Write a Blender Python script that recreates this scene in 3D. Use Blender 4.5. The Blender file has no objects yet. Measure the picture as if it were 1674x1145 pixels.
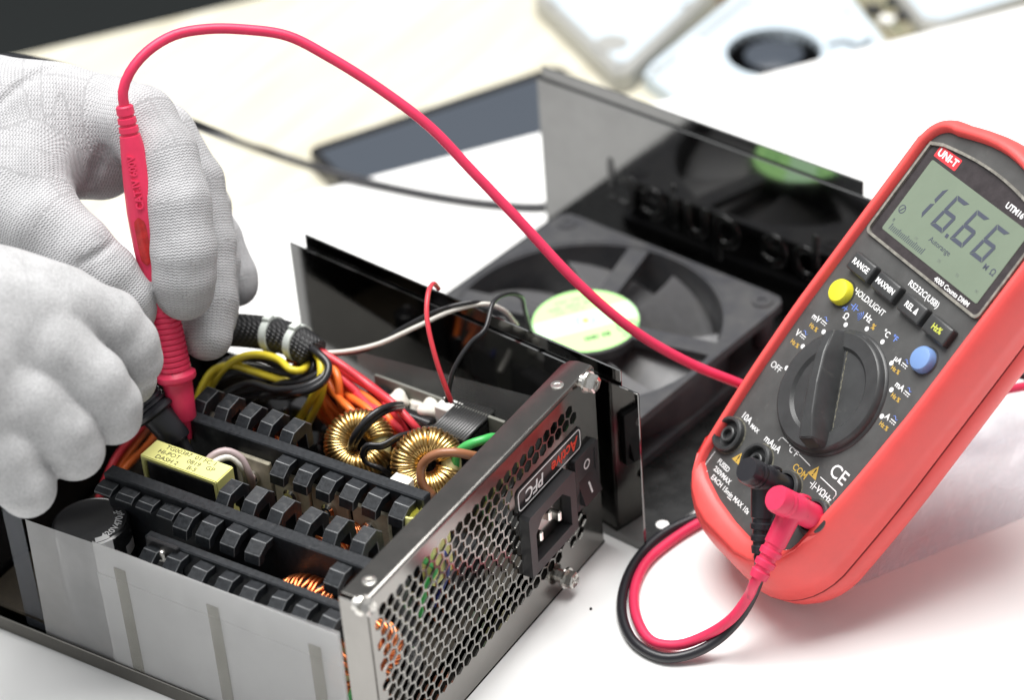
import bpy, bmesh, math, random
import numpy as np
from mathutils import Vector, Matrix

random.seed(7)
S = 0.001                                   # everything below is written in millimetres
scene = bpy.context.scene
COL = scene.collection

# ------------------------------------------------------------------ camera
CAM = np.array([-682.743, -431.142, 676.711]); AIM = np.array([91.976, 99.507, 0.0]); ROLL = -0.07867
FPX, IW, IH = 4419.556, 1674.0, 1145.0      # focal length in pixels of the 1674 px wide photograph
_f = AIM - CAM; _f = _f / np.linalg.norm(_f)
_r = np.cross(_f, [0, 0, 1]); _r = _r / np.linalg.norm(_r); _u = np.cross(_r, _f)
_c, _s = math.cos(ROLL), math.sin(ROLL)
RIGHT, UP = _c * _r + _s * _u, -_s * _r + _c * _u
cam_data = bpy.data.cameras.new('camera'); cam = bpy.data.objects.new('camera', cam_data); COL.objects.link(cam)
_m = Matrix([[RIGHT[i], UP[i], -_f[i], CAM[i] * S] for i in range(3)] + [[0, 0, 0, 1]])
cam.matrix_world = _m
cam_data.sensor_width = 36.0; cam_data.lens = FPX / IW * 36.0; cam_data.clip_start = 0.05; cam_data.clip_end = 20
cam_data.dof.use_dof = True; cam_data.dof.focus_distance = 0.985; cam_data.dof.aperture_fstop = 5.8; cam_data.dof.aperture_blades = 7
scene.camera = cam
scene.render.resolution_x, scene.render.resolution_y = 1024, 701

# ------------------------------------------------------------------ light of the room
world = bpy.data.worlds.new('World'); scene.world = world; world.use_nodes = True
wn = world.node_tree.nodes; wn['Background'].inputs[0].default_value = (0.97, 0.985, 1.0, 1); wn['Background'].inputs[1].default_value = 0.33

def area_lamp(name, loc, aim, size, power, col):
    d = bpy.data.lights.new(name, 'AREA'); d.shape = 'RECTANGLE'; d.size = size[0]; d.size_y = size[1]; d.energy = power; d.color = col
    o = bpy.data.objects.new(name, d); COL.objects.link(o); o.location = [v * S for v in loc]
    o.rotation_euler = (Vector(aim) - Vector(loc)).to_track_quat('-Z', 'Y').to_euler(); return o
area_lamp('ceiling_light', (170, 210, 1420), (40, 60, 0), (1.2, 1.0), 42, (1.0, 0.988, 0.97))
area_lamp('window_light', (-900, 900, 1000), (0, 50, 0), (0.9, 0.9), 3, (0.97, 0.985, 1.0))
vs = scene.view_settings; vs.view_transform = 'Standard'; vs.look = 'None'; vs.exposure = 0.14; vs.gamma = 1.0; vs.use_curve_mapping = False

# ------------------------------------------------------------------ measuring helpers (photo pixel + known height -> millimetres)
def _ray(x, y): return RIGHT * (x - IW / 2) / FPX - UP * (y - IH / 2) / FPX + _f
def at(x, y, z): d = _ray(x, y); return CAM + d * (z - CAM[2]) / d[2]        # on a level z
def atx(x, y, X): d = _ray(x, y); return CAM + d * (X - CAM[0]) / d[0]       # on a plane of constant X
def aty(x, y, Y): d = _ray(x, y); return CAM + d * (Y - CAM[1]) / d[1]
def dp(x, y, Z): return CAM + _ray(x, y) * Z                                 # at a distance along the view

# ------------------------------------------------------------------ materials
def mat(name, col, rough=0.5, metal=0.0, spec=0.5, var=0.0, vscale=300, bump=0.0, bscale=900, coat=0.0, rvar=0.0, alpha=1.0, trans=0.0, col2=None, sheen=0.0):
    m = bpy.data.materials.new(name); m.use_nodes = True
    nt = m.node_tree; b = nt.nodes['Principled BSDF']
    b.inputs['Base Color'].default_value = (*col, 1); b.inputs['Roughness'].default_value = rough; b.inputs['Metallic'].default_value = metal
    b.inputs['Specular IOR Level'].default_value = spec; b.inputs['Coat Weight'].default_value = coat; b.inputs['Coat Roughness'].default_value = 0.1
    b.inputs['Alpha'].default_value = alpha; b.inputs['Transmission Weight'].default_value = trans; b.inputs['Sheen Weight'].default_value = sheen
    tc = nt.nodes.new('ShaderNodeTexCoord')
    if var > 0 or col2 is not None or rvar > 0:
        n = nt.nodes.new('ShaderNodeTexNoise'); n.inputs['Scale'].default_value = vscale; n.inputs['Detail'].default_value = 5; n.inputs['Roughness'].default_value = 0.65
        nt.links.new(tc.outputs['Object'], n.inputs['Vector'])
        if var > 0 or col2 is not None:
            r = nt.nodes.new('ShaderNodeValToRGB'); r.color_ramp.elements[0].position = 0.32; r.color_ramp.elements[1].position = 0.68
            c2 = col2 if col2 is not None else tuple(min(1, c * (1 + var)) for c in col)
            c1 = col if col2 is not None else tuple(c * (1 - var) for c in col)
            r.color_ramp.elements[0].color = (*c1, 1); r.color_ramp.elements[1].color = (*c2, 1)
            nt.links.new(n.outputs['Fac'], r.inputs['Fac']); nt.links.new(r.outputs['Color'], b.inputs['Base Color'])
        if rvar > 0:
            mr = nt.nodes.new('ShaderNodeMapRange'); mr.inputs[1].default_value = 0.3; mr.inputs[2].default_value = 0.7
            mr.inputs[3].default_value = max(0.02, rough - rvar); mr.inputs[4].default_value = rough + rvar
            nt.links.new(n.outputs['Fac'], mr.inputs[0]); nt.links.new(mr.outputs[0], b.inputs['Roughness'])
    if bump > 0:
        n2 = nt.nodes.new('ShaderNodeTexNoise'); n2.inputs['Scale'].default_value = bscale; n2.inputs['Detail'].default_value = 4
        nt.links.new(tc.outputs['Object'], n2.inputs['Vector'])
        bp = nt.nodes.new('ShaderNodeBump'); bp.inputs['Strength'].default_value = bump; bp.inputs['Distance'].default_value = 0.0004
        nt.links.new(n2.outputs['Fac'], bp.inputs['Height']); nt.links.new(bp.outputs['Normal'], b.inputs['Normal'])
    return m

def film(name, col, opacity, rough=0.25, var=0.12):
    """milky plastic film: part of the light passes straight through, the rest is scattered by the plastic"""
    m = bpy.data.materials.new(name); m.use_nodes = True; nt = m.node_tree; nt.nodes.clear()
    out = nt.nodes.new('ShaderNodeOutputMaterial'); mix = nt.nodes.new('ShaderNodeMixShader'); tr = nt.nodes.new('ShaderNodeBsdfTransparent')
    pr = nt.nodes.new('ShaderNodeBsdfPrincipled'); pr.inputs['Base Color'].default_value = (*col, 1); pr.inputs['Roughness'].default_value = rough
    tl = nt.nodes.new('ShaderNodeBsdfTranslucent'); tl.inputs['Color'].default_value = (*col, 1); m2 = nt.nodes.new('ShaderNodeMixShader'); m2.inputs[0].default_value = 0.4
    tc = nt.nodes.new('ShaderNodeTexCoord'); n = nt.nodes.new('ShaderNodeTexNoise'); n.inputs['Scale'].default_value = 45; n.inputs['Detail'].default_value = 6
    mr = nt.nodes.new('ShaderNodeMapRange'); mr.inputs[1].default_value = 0.3; mr.inputs[2].default_value = 0.7
    mr.inputs[3].default_value = max(0, opacity - var); mr.inputs[4].default_value = min(1, opacity + var)
    nt.links.new(tc.outputs['Object'], n.inputs['Vector']); nt.links.new(n.outputs['Fac'], mr.inputs[0]); nt.links.new(mr.outputs[0], mix.inputs[0])
    nt.links.new(pr.outputs[0], m2.inputs[1]); nt.links.new(tl.outputs[0], m2.inputs[2])
    nt.links.new(tr.outputs[0], mix.inputs[1]); nt.links.new(m2.outputs[0], mix.inputs[2]); nt.links.new(mix.outputs[0], out.inputs[0])
    return m

def knit(name, col, rows=1.1, depth=1.0, fuzz=1.0):
    """knitted glove: rows of V-shaped stitches that follow each finger (attribute 'yarn': millimetres round and along it), fuzz on top"""
    m = mat(name, col, 0.95, spec=0.12, sheen=0.2); nt = m.node_tree; b = nt.nodes['Principled BSDF']; tc = nt.nodes['Texture Coordinate']
    def N(op, a, b_=None):
        n = nt.nodes.new('ShaderNodeMath'); n.operation = op
        for k, v in enumerate((a, b_)):
            if v is None: continue
            if isinstance(v, (int, float)): n.inputs[k].default_value = v
            else: nt.links.new(v, n.inputs[k])
        return n.outputs[0]
    at_ = nt.nodes.new('ShaderNodeAttribute'); at_.attribute_name = 'yarn'; sp = nt.nodes.new('ShaderNodeSeparateXYZ'); nt.links.new(at_.outputs['Vector'], sp.inputs[0])
    wob = nt.nodes.new('ShaderNodeTexNoise'); wob.inputs['Scale'].default_value = 120; nt.links.new(tc.outputs['Object'], wob.inputs['Vector'])
    tri = N('ABSOLUTE', N('SUBTRACT', N('FRACT', N('DIVIDE', sp.outputs[0], 1.5 * rows)), 0.5))
    v = N('ADD', N('ADD', N('DIVIDE', sp.outputs[1], rows), N('MULTIPLY', tri, 0.9)), N('MULTIPLY', wob.outputs['Fac'], 1.2))
    st = N('ADD', N('MULTIPLY', N('SINE', N('MULTIPLY', v, 2 * math.pi)), 0.5), 0.5)
    col_gap = N('MULTIPLY', N('POWER', N('MULTIPLY', tri, 2.0), 6.0), 0.5)
    st = N('SUBTRACT', st, col_gap)
    fz = nt.nodes.new('ShaderNodeTexNoise'); fz.inputs['Scale'].default_value = 1100; fz.inputs['Detail'].default_value = 5; fz.inputs['Roughness'].default_value = 0.7; nt.links.new(tc.outputs['Object'], fz.inputs['Vector'])
    mott = nt.nodes.new('ShaderNodeTexNoise'); mott.inputs['Scale'].default_value = 90; mott.inputs['Detail'].default_value = 6; nt.links.new(tc.outputs['Object'], mott.inputs['Vector'])
    h = N('ADD', N('MULTIPLY', st, depth), N('MULTIPLY', fz.outputs['Fac'], fuzz))
    bp = nt.nodes.new('ShaderNodeBump'); bp.inputs['Strength'].default_value = 0.5; bp.inputs['Distance'].default_value = 0.0005; nt.links.new(h, bp.inputs['Height'])
    fo = nt.nodes.new('ShaderNodeTexNoise'); fo.inputs['Scale'].default_value = 70; fo.inputs['Detail'].default_value = 3; nt.links.new(tc.outputs['Object'], fo.inputs['Vector'])
    b2 = nt.nodes.new('ShaderNodeBump'); b2.inputs['Strength'].default_value = 0.2; b2.inputs['Distance'].default_value = 0.002
    nt.links.new(fo.outputs['Fac'], b2.inputs['Height']); nt.links.new(bp.outputs[0], b2.inputs['Normal']); nt.links.new(b2.outputs[0], b.inputs['Normal'])
    f = N('ADD', N('ADD', N('MULTIPLY', st, 0.30 * depth), N('MULTIPLY', fz.outputs['Fac'], 0.6 * fuzz)), N('MULTIPLY', mott.outputs['Fac'], 0.48))
    r = nt.nodes.new('ShaderNodeValToRGB'); r.color_ramp.elements[0].position = 0.36; r.color_ramp.elements[1].position = 0.92 if depth > 0.5 else 0.82
    r.color_ramp.elements[0].color = (*[c * 0.62 for c in col], 1); r.color_ramp.elements[1].color = (*[min(1, c * 1.18) for c in col], 1)
    nt.links.new(f, r.inputs['Fac']); nt.links.new(r.outputs[0], b.inputs['Base Color'])
    return m

MT = {}
MT['desk'] = mat('white_laminate', (0.86, 0.86, 0.85), 0.45, spec=0.35, var=0.015, vscale=6, bump=0.05, bscale=250)
MT['wood'] = None
MT['floor'] = mat('dark_floor', (0.025, 0.03, 0.03), 0.9)
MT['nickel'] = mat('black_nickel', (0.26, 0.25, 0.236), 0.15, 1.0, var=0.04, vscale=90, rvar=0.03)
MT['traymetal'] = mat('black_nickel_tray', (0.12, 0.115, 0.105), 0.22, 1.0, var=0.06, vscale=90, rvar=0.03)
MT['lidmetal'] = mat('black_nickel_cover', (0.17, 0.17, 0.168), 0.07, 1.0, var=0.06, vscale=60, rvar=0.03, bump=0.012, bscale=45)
MT['steel'] = mat('bright_steel', (0.72, 0.70, 0.66), 0.2, 1.0, var=0.08, vscale=500)
MT['heatsink'] = mat('black_anodised', (0.014, 0.016, 0.019), 0.42, spec=0.3, var=0.4, vscale=700, bump=0.2, bscale=1600, rvar=0.12)
MT['worn'] = mat('worn_edge', (0.11, 0.115, 0.12), 0.45, spec=0.5, var=0.6, vscale=260)
MT['plastic'] = mat('black_plastic', (0.022, 0.022, 0.024), 0.42, spec=0.5, bump=0.12, bscale=2500)
MT['gloss'] = mat('black_gloss', (0.012, 0.012, 0.013), 0.16, spec=0.5)
MT['ribplastic'] = mat('rib_plastic', (0.03, 0.03, 0.03), 0.34, spec=0.9)
MT['deep'] = mat('socket_black', (0.006, 0.006, 0.006), 0.6)
MT['pcb'] = mat('brown_board', (0.030, 0.022, 0.012), 0.6, var=0.3, vscale=200)
MT['yellowtape'] = mat('yellow_tape', (0.78, 0.76, 0.28), 0.38, var=0.06, vscale=60, bump=0.05, bscale=200)
MT['ferrite'] = mat('ferrite', (0.02, 0.02, 0.022), 0.35, var=0.3, vscale=500)
MT['bronze'] = mat('enamel_wire', (0.66, 0.44, 0.17), 0.28, 1.0, var=0.25, vscale=150)
MT['copper'] = mat('copper_wire', (0.72, 0.22, 0.08), 0.28, 1.0, var=0.2, vscale=150)
MT['kapton'] = mat('toroid_core_yellow', (0.62, 0.56, 0.28), 0.5)
MT['glue'] = mat('white_glue', (0.78, 0.76, 0.68), 0.35, bump=0.3, bscale=300)
MT['ivory'] = mat('ivory_plastic', (0.80, 0.80, 0.76), 0.45)
MT['tie'] = mat('cable_tie', (0.62, 0.66, 0.62), 0.4)
MT['mica'] = mat('insulating_pad', (0.42, 0.39, 0.30), 0.5, var=0.2, vscale=200)
MT['sheet'] = film('milky_insulation', (0.80, 0.80, 0.80), 0.56, 0.28, 0.06)
MT['sheet2'] = film('clear_insulation', (0.55, 0.55, 0.55), 0.22, 0.15, 0.08)
MT['tapestrip'] = film('clear_tape', (0.36, 0.35, 0.30), 0.32, 0.2, 0.05)
MT['tapeband'] = film('clear_tape_band', (0.66, 0.66, 0.66), 0.55, 0.35, 0.02)
def wire(name, c, r=0.35): MT[name] = mat(name + '_insulation', c, r, spec=0.5, var=0.06, vscale=120)
wire('w_red', (0.70, 0.05, 0.07)); wire('w_orange', (0.80, 0.17, 0.03)); wire('w_yellow', (0.72, 0.58, 0.04)); wire('w_black', (0.018, 0.018, 0.02), 0.3)
wire('w_white', (0.70, 0.68, 0.62)); wire('w_brown', (0.30, 0.125, 0.06)); wire('w_green', (0.06, 0.42, 0.10)); wire('w_blue', (0.03, 0.04, 0.20)); wire('w_pinkgrey', (0.42, 0.33, 0.33))
MT['braid'] = None
MT['label_print'] = mat('print_white', (0.75, 0.75, 0.75), 0.5)
MT['print_dark'] = mat('print_black', (0.02, 0.02, 0.02), 0.5)
MT['print_red'] = mat('print_red', (0.75, 0.06, 0.03), 0.5)
MT['print_gold'] = mat('print_gold', (0.52, 0.33, 0.06), 0.5)
MT['print_blue'] = mat('print_blue', (0.13, 0.22, 0.62), 0.5)
MT['print_lime'] = mat('print_lime', (0.55, 0.58, 0.08), 0.5)
MT['print_grey'] = mat('print_grey', (0.32, 0.32, 0.32), 0.5)
MT['holster'] = mat('red_rubber', (0.80, 0.085, 0.08), 0.45, spec=0.5, var=0.07, vscale=40, rvar=0.08, bump=0.10, bscale=1800)
MT['seam'] = mat('red_rubber_seam', (0.30, 0.01, 0.012), 0.6)
MT['face'] = mat('charcoal_plastic', (0.064, 0.064, 0.063), 0.5, spec=0.4, var=0.18, vscale=70, bump=0.14, bscale=2600, rvar=0.08)
MT['knob'] = mat('dial_plastic', (0.036, 0.037, 0.038), 0.36, spec=0.5, var=0.2, vscale=90, bump=0.1, bscale=2600)
MT['dust'] = mat('dust_in_corners', (0.11, 0.105, 0.08), 0.9, var=0.5, vscale=600)
MT['lcd'] = mat('liquid_crystal', (0.165, 0.205, 0.152), 0.3, spec=0.5, var=0.05, vscale=40)
MT['lcdink'] = mat('lcd_segments', (0.05, 0.058, 0.085), 0.5)
MT['lcdfaint'] = mat('lcd_faint', (0.16, 0.19, 0.16), 0.5)
MT['bezel'] = mat('screen_surround', (0.040, 0.034, 0.036), 0.25, spec=0.5, var=0.25, vscale=200)
MT['bezeledge'] = mat('worn_bezel_edge', (0.20, 0.19, 0.165), 0.5, var=0.4, vscale=300)
MT['btn_yellow'] = mat('yellow_button', (0.72, 0.66, 0.03), 0.42, bump=0.1, bscale=2000)
MT['btn_blue'] = mat('blue_button', (0.16, 0.27, 0.52), 0.42, bump=0.1, bscale=2000)
MT['logo_red'] = mat('logo_red', (0.60, 0.03, 0.04), 0.5)
MT['lead_red'] = mat('red_silicone', (0.70, 0.035, 0.10), 0.42, spec=0.4, var=0.10, vscale=60, bump=0.06, bscale=900)
MT['lead_black'] = mat('black_silicone', (0.016, 0.016, 0.020), 0.34, spec=0.5)
MT['inlay'] = mat('red_inlay', (0.45, 0.02, 0.02), 0.25, var=0.3, vscale=300)
MT['brass'] = mat('worn_brass', (0.35, 0.30, 0.14), 0.35, 1.0)
MT['glove'] = knit('grey_knit_glove', (0.45, 0.45, 0.46))
MT['fleece'] = knit('grey_brushed_glove', (0.44, 0.44, 0.445), 1.1, 0.12, 1.2)
MT['fanplastic'] = mat('fan_plastic', (0.026, 0.027, 0.033), 0.5, spec=0.5, col2=(0.055, 0.055, 0.056), vscale=90, bump=0.05)
MT['blade'] = mat('fan_blade', (0.15, 0.15, 0.155), 0.33, var=0.05, spec=0.5)
MT['fanlabel'] = mat('pale_green_label', (0.48, 0.90, 0.33), 0.5, spec=0.3)
MT['fanlabel_band'] = mat('mint_label_band', (0.58, 0.93, 0.56), 0.5)
MT['label_green'] = mat('label_print_green', (0.14, 0.40, 0.16), 0.5)
MT['screen_glass'] = mat('tablet_screen', (0.046, 0.056, 0.072), 0.35, spec=0.5)
MT['alu'] = mat('pale_aluminium', (0.54, 0.62, 0.68), 0.35, 0.0, spec=0.6, var=0.04, vscale=30)
MT['alu_grey'] = mat('grey_aluminium', (0.42, 0.42, 0.40), 0.4, 0.3)
MT['boardedge'] = mat('grey_board', (0.16, 0.16, 0.14), 0.5)
MT['boardgreen'] = mat('green_board', (0.10, 0.14, 0.08), 0.5, col2=(0.35, 0.28, 0.2), vscale=220)
MT['floormetal'] = mat('black_nickel_floor', (0.085, 0.085, 0.085), 0.28, 1.0, var=0.08, vscale=60, rvar=0.05)  # cover metal again, the floor's dark reflections put into its colour
MT['darkfilm'] = film('smoky_film', (0.12, 0.13, 0.15), 0.45, 0.3, 0.05)
MT['bag'] = film('clear_plastic_bag', (0.74, 0.80, 0.88), 0.24, 0.12, 0.06)

# cream wood grain of the far table
def wood_material():
    m = mat('cream_wood', (0.74, 0.69, 0.53), 0.5, spec=0.3); nt = m.node_tree; b = nt.nodes['Principled BSDF']; tc = nt.nodes['Texture Coordinate']
    mp = nt.nodes.new('ShaderNodeMapping'); mp.inputs['Rotation'].default_value = (0, 0, 0.64); mp.inputs['Scale'].default_value = (1.6, 22, 1)
    n = nt.nodes.new('ShaderNodeTexNoise'); n.inputs['Scale'].default_value = 4; n.inputs['Detail'].default_value = 6
    r = nt.nodes.new('ShaderNodeValToRGB'); r.color_ramp.elements[0].position = 0.3; r.color_ramp.elements[1].position = 0.7
    r.color_ramp.elements[0].color = (0.55, 0.515, 0.40, 1); r.color_ramp.elements[1].color = (0.66, 0.635, 0.53, 1)
    nt.links.new(tc.outputs['Object'], mp.inputs[0]); nt.links.new(mp.outputs[0], n.inputs['Vector']); nt.links.new(n.outputs['Fac'], r.inputs[0]); nt.links.new(r.outputs[0], b.inputs['Base Color'])
    return m
MT['wood'] = wood_material()

def braid_material():
    m = mat('braided_sleeve', (0.02, 0.02, 0.022), 0.5); nt = m.node_tree; b = nt.nodes['Principled BSDF']; tc = nt.nodes['Texture Coordinate']
    w = []
    for rot in (0.8, -0.8):
        mp = nt.nodes.new('ShaderNodeMapping'); mp.inputs['Rotation'].default_value = (0.3, rot, 0.5)
        v = nt.nodes.new('ShaderNodeTexWave'); v.inputs['Scale'].default_value = 230; v.inputs['Distortion'].default_value = 0.6
        nt.links.new(tc.outputs['Object'], mp.inputs[0]); nt.links.new(mp.outputs[0], v.inputs['Vector']); w.append(v)
    mx = nt.nodes.new('ShaderNodeMath'); mx.operation = 'MULTIPLY'; nt.links.new(w[0].outputs['Fac'], mx.inputs[0]); nt.links.new(w[1].outputs['Fac'], mx.inputs[1])
    r = nt.nodes.new('ShaderNodeValToRGB'); r.color_ramp.elements[0].color = (0.008, 0.008, 0.009, 1); r.color_ramp.elements[1].color = (0.075, 0.075, 0.078, 1)
    nt.links.new(mx.outputs[0], r.inputs[0]); nt.links.new(r.outputs[0], b.inputs['Base Color'])
    bp = nt.nodes.new('ShaderNodeBump'); bp.inputs['Distance'].default_value = 0.0006; nt.links.new(mx.outputs[0], bp.inputs['Height']); nt.links.new(bp.outputs[0], b.inputs['Normal'])
    return m
MT['braid'] = braid_material()
def scuffed(m, dirt, p0=0.62, p1=0.74, amt=0.7, sc=170):
    """dark rub marks in short streaks on a coloured plastic"""
    nt = m.node_tree; b = nt.nodes['Principled BSDF']; tc = nt.nodes['Texture Coordinate']; src = b.inputs['Base Color'].links[0].from_socket
    mp = nt.nodes.new('ShaderNodeMapping'); mp.inputs['Scale'].default_value = (1, 1, 0.35); n = nt.nodes.new('ShaderNodeTexNoise'); n.inputs['Scale'].default_value = sc; n.inputs['Detail'].default_value = 7; n.inputs['Roughness'].default_value = 0.7
    r = nt.nodes.new('ShaderNodeValToRGB'); r.color_ramp.elements[0].position = p0; r.color_ramp.elements[1].position = p1; r.color_ramp.elements[1].color = (amt, amt, amt, 1)
    mx = nt.nodes.new('ShaderNodeMixRGB'); mx.inputs[2].default_value = (*dirt, 1)
    nt.links.new(tc.outputs['Object'], mp.inputs[0]); nt.links.new(mp.outputs[0], n.inputs['Vector']); nt.links.new(n.outputs['Fac'], r.inputs[0]); nt.links.new(r.outputs[0], mx.inputs[0]); nt.links.new(src, mx.inputs[1]); nt.links.new(mx.outputs[0], b.inputs['Base Color'])
scuffed(MT['lead_red'], (0.16, 0.02, 0.04)); scuffed(MT['holster'], (0.34, 0.03, 0.03), 0.66, 0.80, 0.5, 90); scuffed(MT['face'], (0.13, 0.13, 0.12), 0.60, 0.78, 0.55, 120); scuffed(MT['knob'], (0.12, 0.12, 0.11), 0.62, 0.78, 0.5, 140)
scuffed(MT['blade'], (0.22, 0.215, 0.20), 0.5, 0.75, 0.6, 60); scuffed(MT['heatsink'], (0.07, 0.07, 0.07), 0.6, 0.75, 0.6, 220); scuffed(MT['desk'], (0.62, 0.61, 0.58), 0.66, 0.80, 0.35, 40)

# ------------------------------------------------------------------ object helpers
SHIFT = {}                                   # root name -> how far its local millimetres are moved
def M_(m): return MT[m] if isinstance(m, str) else m
def place(o, parent, loc=(0, 0, 0)):
    L = np.array(loc, float)
    if parent is not None:
        o.parent = parent; L = L + np.array(SHIFT.get(parent.name, (0, 0, 0)), float)
    o.location = [float(v) * S for v in L]
def link(name, me, m, parent, loc=(0, 0, 0), label=None):
    o = bpy.data.objects.new(name, me); COL.objects.link(o)
    if m is not None and not me.materials: me.materials.append(M_(m))
    place(o, parent, loc)
    if label: o['label'] = label
    return o
def obj(name, bm, m, parent=None, smooth=False, loc=(0, 0, 0), label=None, normals=True):
    if normals: bmesh.ops.recalc_face_normals(bm, faces=bm.faces[:])
    bmesh.ops.scale(bm, vec=(S, S, S), verts=bm.verts[:])
    me = bpy.data.meshes.new(name); bm.to_mesh(me); bm.free()
    if smooth:
        me.shade_smooth()
        if smooth != 'all':
            try: me.set_sharp_from_angle(angle=math.radians(38))
            except Exception: pass
    return link(name, me, m, parent, loc, label)
def root(name, label, cat, loc=(0, 0, 0), group=None):
    o = bpy.data.objects.new(name, None); COL.objects.link(o); o.empty_display_size = 0.02; o.location = [v * S for v in loc]
    o['label'] = label; o['category'] = cat
    if group: o['group'] = group
    return o
def tag(o, label, cat, group=None):
    o['label'] = label; o['category'] = cat
    if group: o['group'] = group
    return o
def struct(o): o['kind'] = 'structure'; return o

def frame_of(axis, hint=(0, 0, 1)):
    a = Vector(axis).normalized(); h = Vector(hint)
    if abs(a.dot(h.normalized())) > 0.97: h = Vector((1, 0, 0))
    x = h.cross(a).normalized(); y = a.cross(x); return x, y, a
def B(): return bmesh.new()
def box(bm, lo, hi, bev=0.0, mtx=None, seg=1):
    r = bmesh.ops.create_cube(bm, size=1.0); vs_ = r['verts']
    c = [(lo[i] + hi[i]) / 2 for i in range(3)]; s = [abs(hi[i] - lo[i]) for i in range(3)]
    for v in vs_: v.co = Vector((c[0] + v.co.x * s[0], c[1] + v.co.y * s[1], c[2] + v.co.z * s[2]))
    if bev > 0:
        es = list({e for v in vs_ for e in v.link_edges})
        r2 = bmesh.ops.bevel(bm, geom=es, offset=bev, segments=seg, profile=0.5, affect='EDGES'); vs_ = list({v for f in r2['faces'] for v in f.verts} | {v for v in vs_ if v.is_valid})
    if mtx is not None:
        for v in vs_: v.co = mtx @ v.co
    return bm
def boxes(*args, bev=0.0):
    bm = B()
    for lo, hi in args: box(bm, lo, hi, bev)
    return bm
def prism(bm, poly, o, ux, uy, un, h0, h1):
    """polygon poly in the plane (ux, uy), raised from h0 to h1 along un"""
    o, ux, uy, un = Vector(o), Vector(ux), Vector(uy), Vector(un)
    a = [bm.verts.new(o + ux * x + uy * y + un * h0) for x, y in poly]; b = [bm.verts.new(o + ux * x + uy * y + un * h1) for x, y in poly]
    n = len(poly); bm.faces.new(a[::-1]); bm.faces.new(b)
    for i in range(n): bm.faces.new((a[i], a[(i + 1) % n], b[(i + 1) % n], b[i]))
    return bm
def ring_prism(bm, outer, inner, o, ux, uy, un, h0, h1):
    o, ux, uy, un = Vector(o), Vector(ux), Vector(uy), Vector(un); n = len(outer)
    P = lambda poly, h: [bm.verts.new(o + ux * x + uy * y + un * h) for x, y in poly]
    o0, o1, i0, i1 = P(outer, h0), P(outer, h1), P(inner, h0), P(inner, h1)
    for i in range(n):
        j = (i + 1) % n
        bm.faces.new((o1[i], o1[j], i1[j], i1[i])); bm.faces.new((o0[j], o0[i], i0[i], i0[j]))
        bm.faces.new((o0[i], o0[j], o1[j], o1[i])); bm.faces.new((i0[j], i0[i], i1[i], i1[j]))
    return bm
def rrect(w, h, r, n=5, cx=0, cy=0):
    pts = []
    rs = r if isinstance(r, (list, tuple)) else (r, r, r, r)          # corners: ++, -+, --, +-
    for (sx, sy, a0), rr in zip(((1, 1, 0), (-1, 1, 90), (-1, -1, 180), (1, -1, 270)), rs):
        for k in range(n + 1):
            a = math.radians(a0 + 90 * k / n)
            pts.append((cx + sx * (w / 2 - rr) + rr * math.cos(a), cy + sy * (h / 2 - rr) + rr * math.sin(a)))
    return pts
def circle(r, n=32, cx=0, cy=0): return [(cx + r * math.cos(2 * math.pi * k / n), cy + r * math.sin(2 * math.pi * k / n)) for k in range(n)]
def catmull(pts, step=2.0):
    P = [np.array(p, float) for p in pts]; P = [2 * P[0] - P[1]] + P + [2 * P[-1] - P[-2]]; out = []
    for i in range(1, len(P) - 2):
        p0, p1, p2, p3 = P[i - 1:i + 3]; n = max(2, int(np.linalg.norm(p2 - p1) / step))
        d = lambda a, b: max(1e-6, np.linalg.norm(b - a) ** 0.5)
        t0 = 0; t1 = t0 + d(p0, p1); t2 = t1 + d(p1, p2); t3 = t2 + d(p2, p3)
        for k in range(n):
            t = t1 + (t2 - t1) * k / n
            a1 = (t1 - t) / (t1 - t0) * p0 + (t - t0) / (t1 - t0) * p1; a2 = (t2 - t) / (t2 - t1) * p1 + (t - t1) / (t2 - t1) * p2; a3 = (t3 - t) / (t3 - t2) * p2 + (t - t2) / (t3 - t2) * p3
            b1 = (t2 - t) / (t2 - t0) * a1 + (t - t0) / (t2 - t0) * a2; b2 = (t3 - t) / (t3 - t1) * a2 + (t - t1) / (t3 - t1) * a3
            out.append((t2 - t) / (t2 - t1) * b1 + (t - t1) / (t2 - t1) * b2)
    out.append(P[-2]); return out
def sweep(bm, pts, r, seg=10, cap=True):
    """tube along the given points; r is a number or a list"""
    n = len(pts); R = [r] * n if not hasattr(r, '__len__') else r
    V = [Vector(p) for p in pts]; T = [(V[min(i + 1, n - 1)] - V[max(i - 1, 0)]).normalized() for i in range(n)]
    x, y, _ = frame_of(T[0]); rings = []
    for i in range(n):
        x = (x - T[i] * x.dot(T[i])).normalized(); y = T[i].cross(x)
        rings.append([bm.verts.new(V[i] + (x * math.cos(a) + y * math.sin(a)) * R[i]) for a in (2 * math.pi * k / seg for k in range(seg))])
    for a, b in zip(rings, rings[1:]):
        for k in range(seg): bm.faces.new((a[k], a[(k + 1) % seg], b[(k + 1) % seg], b[k]))
    if cap: bm.faces.new(rings[0][::-1]); bm.faces.new(rings[-1])
    return bm
def tube(name, pts, r, m, parent=None, step=2.0, seg=10, label=None):
    return obj(name, sweep(B(), catmull(pts, step), r, seg), m, parent, smooth='all', label=label)
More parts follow.
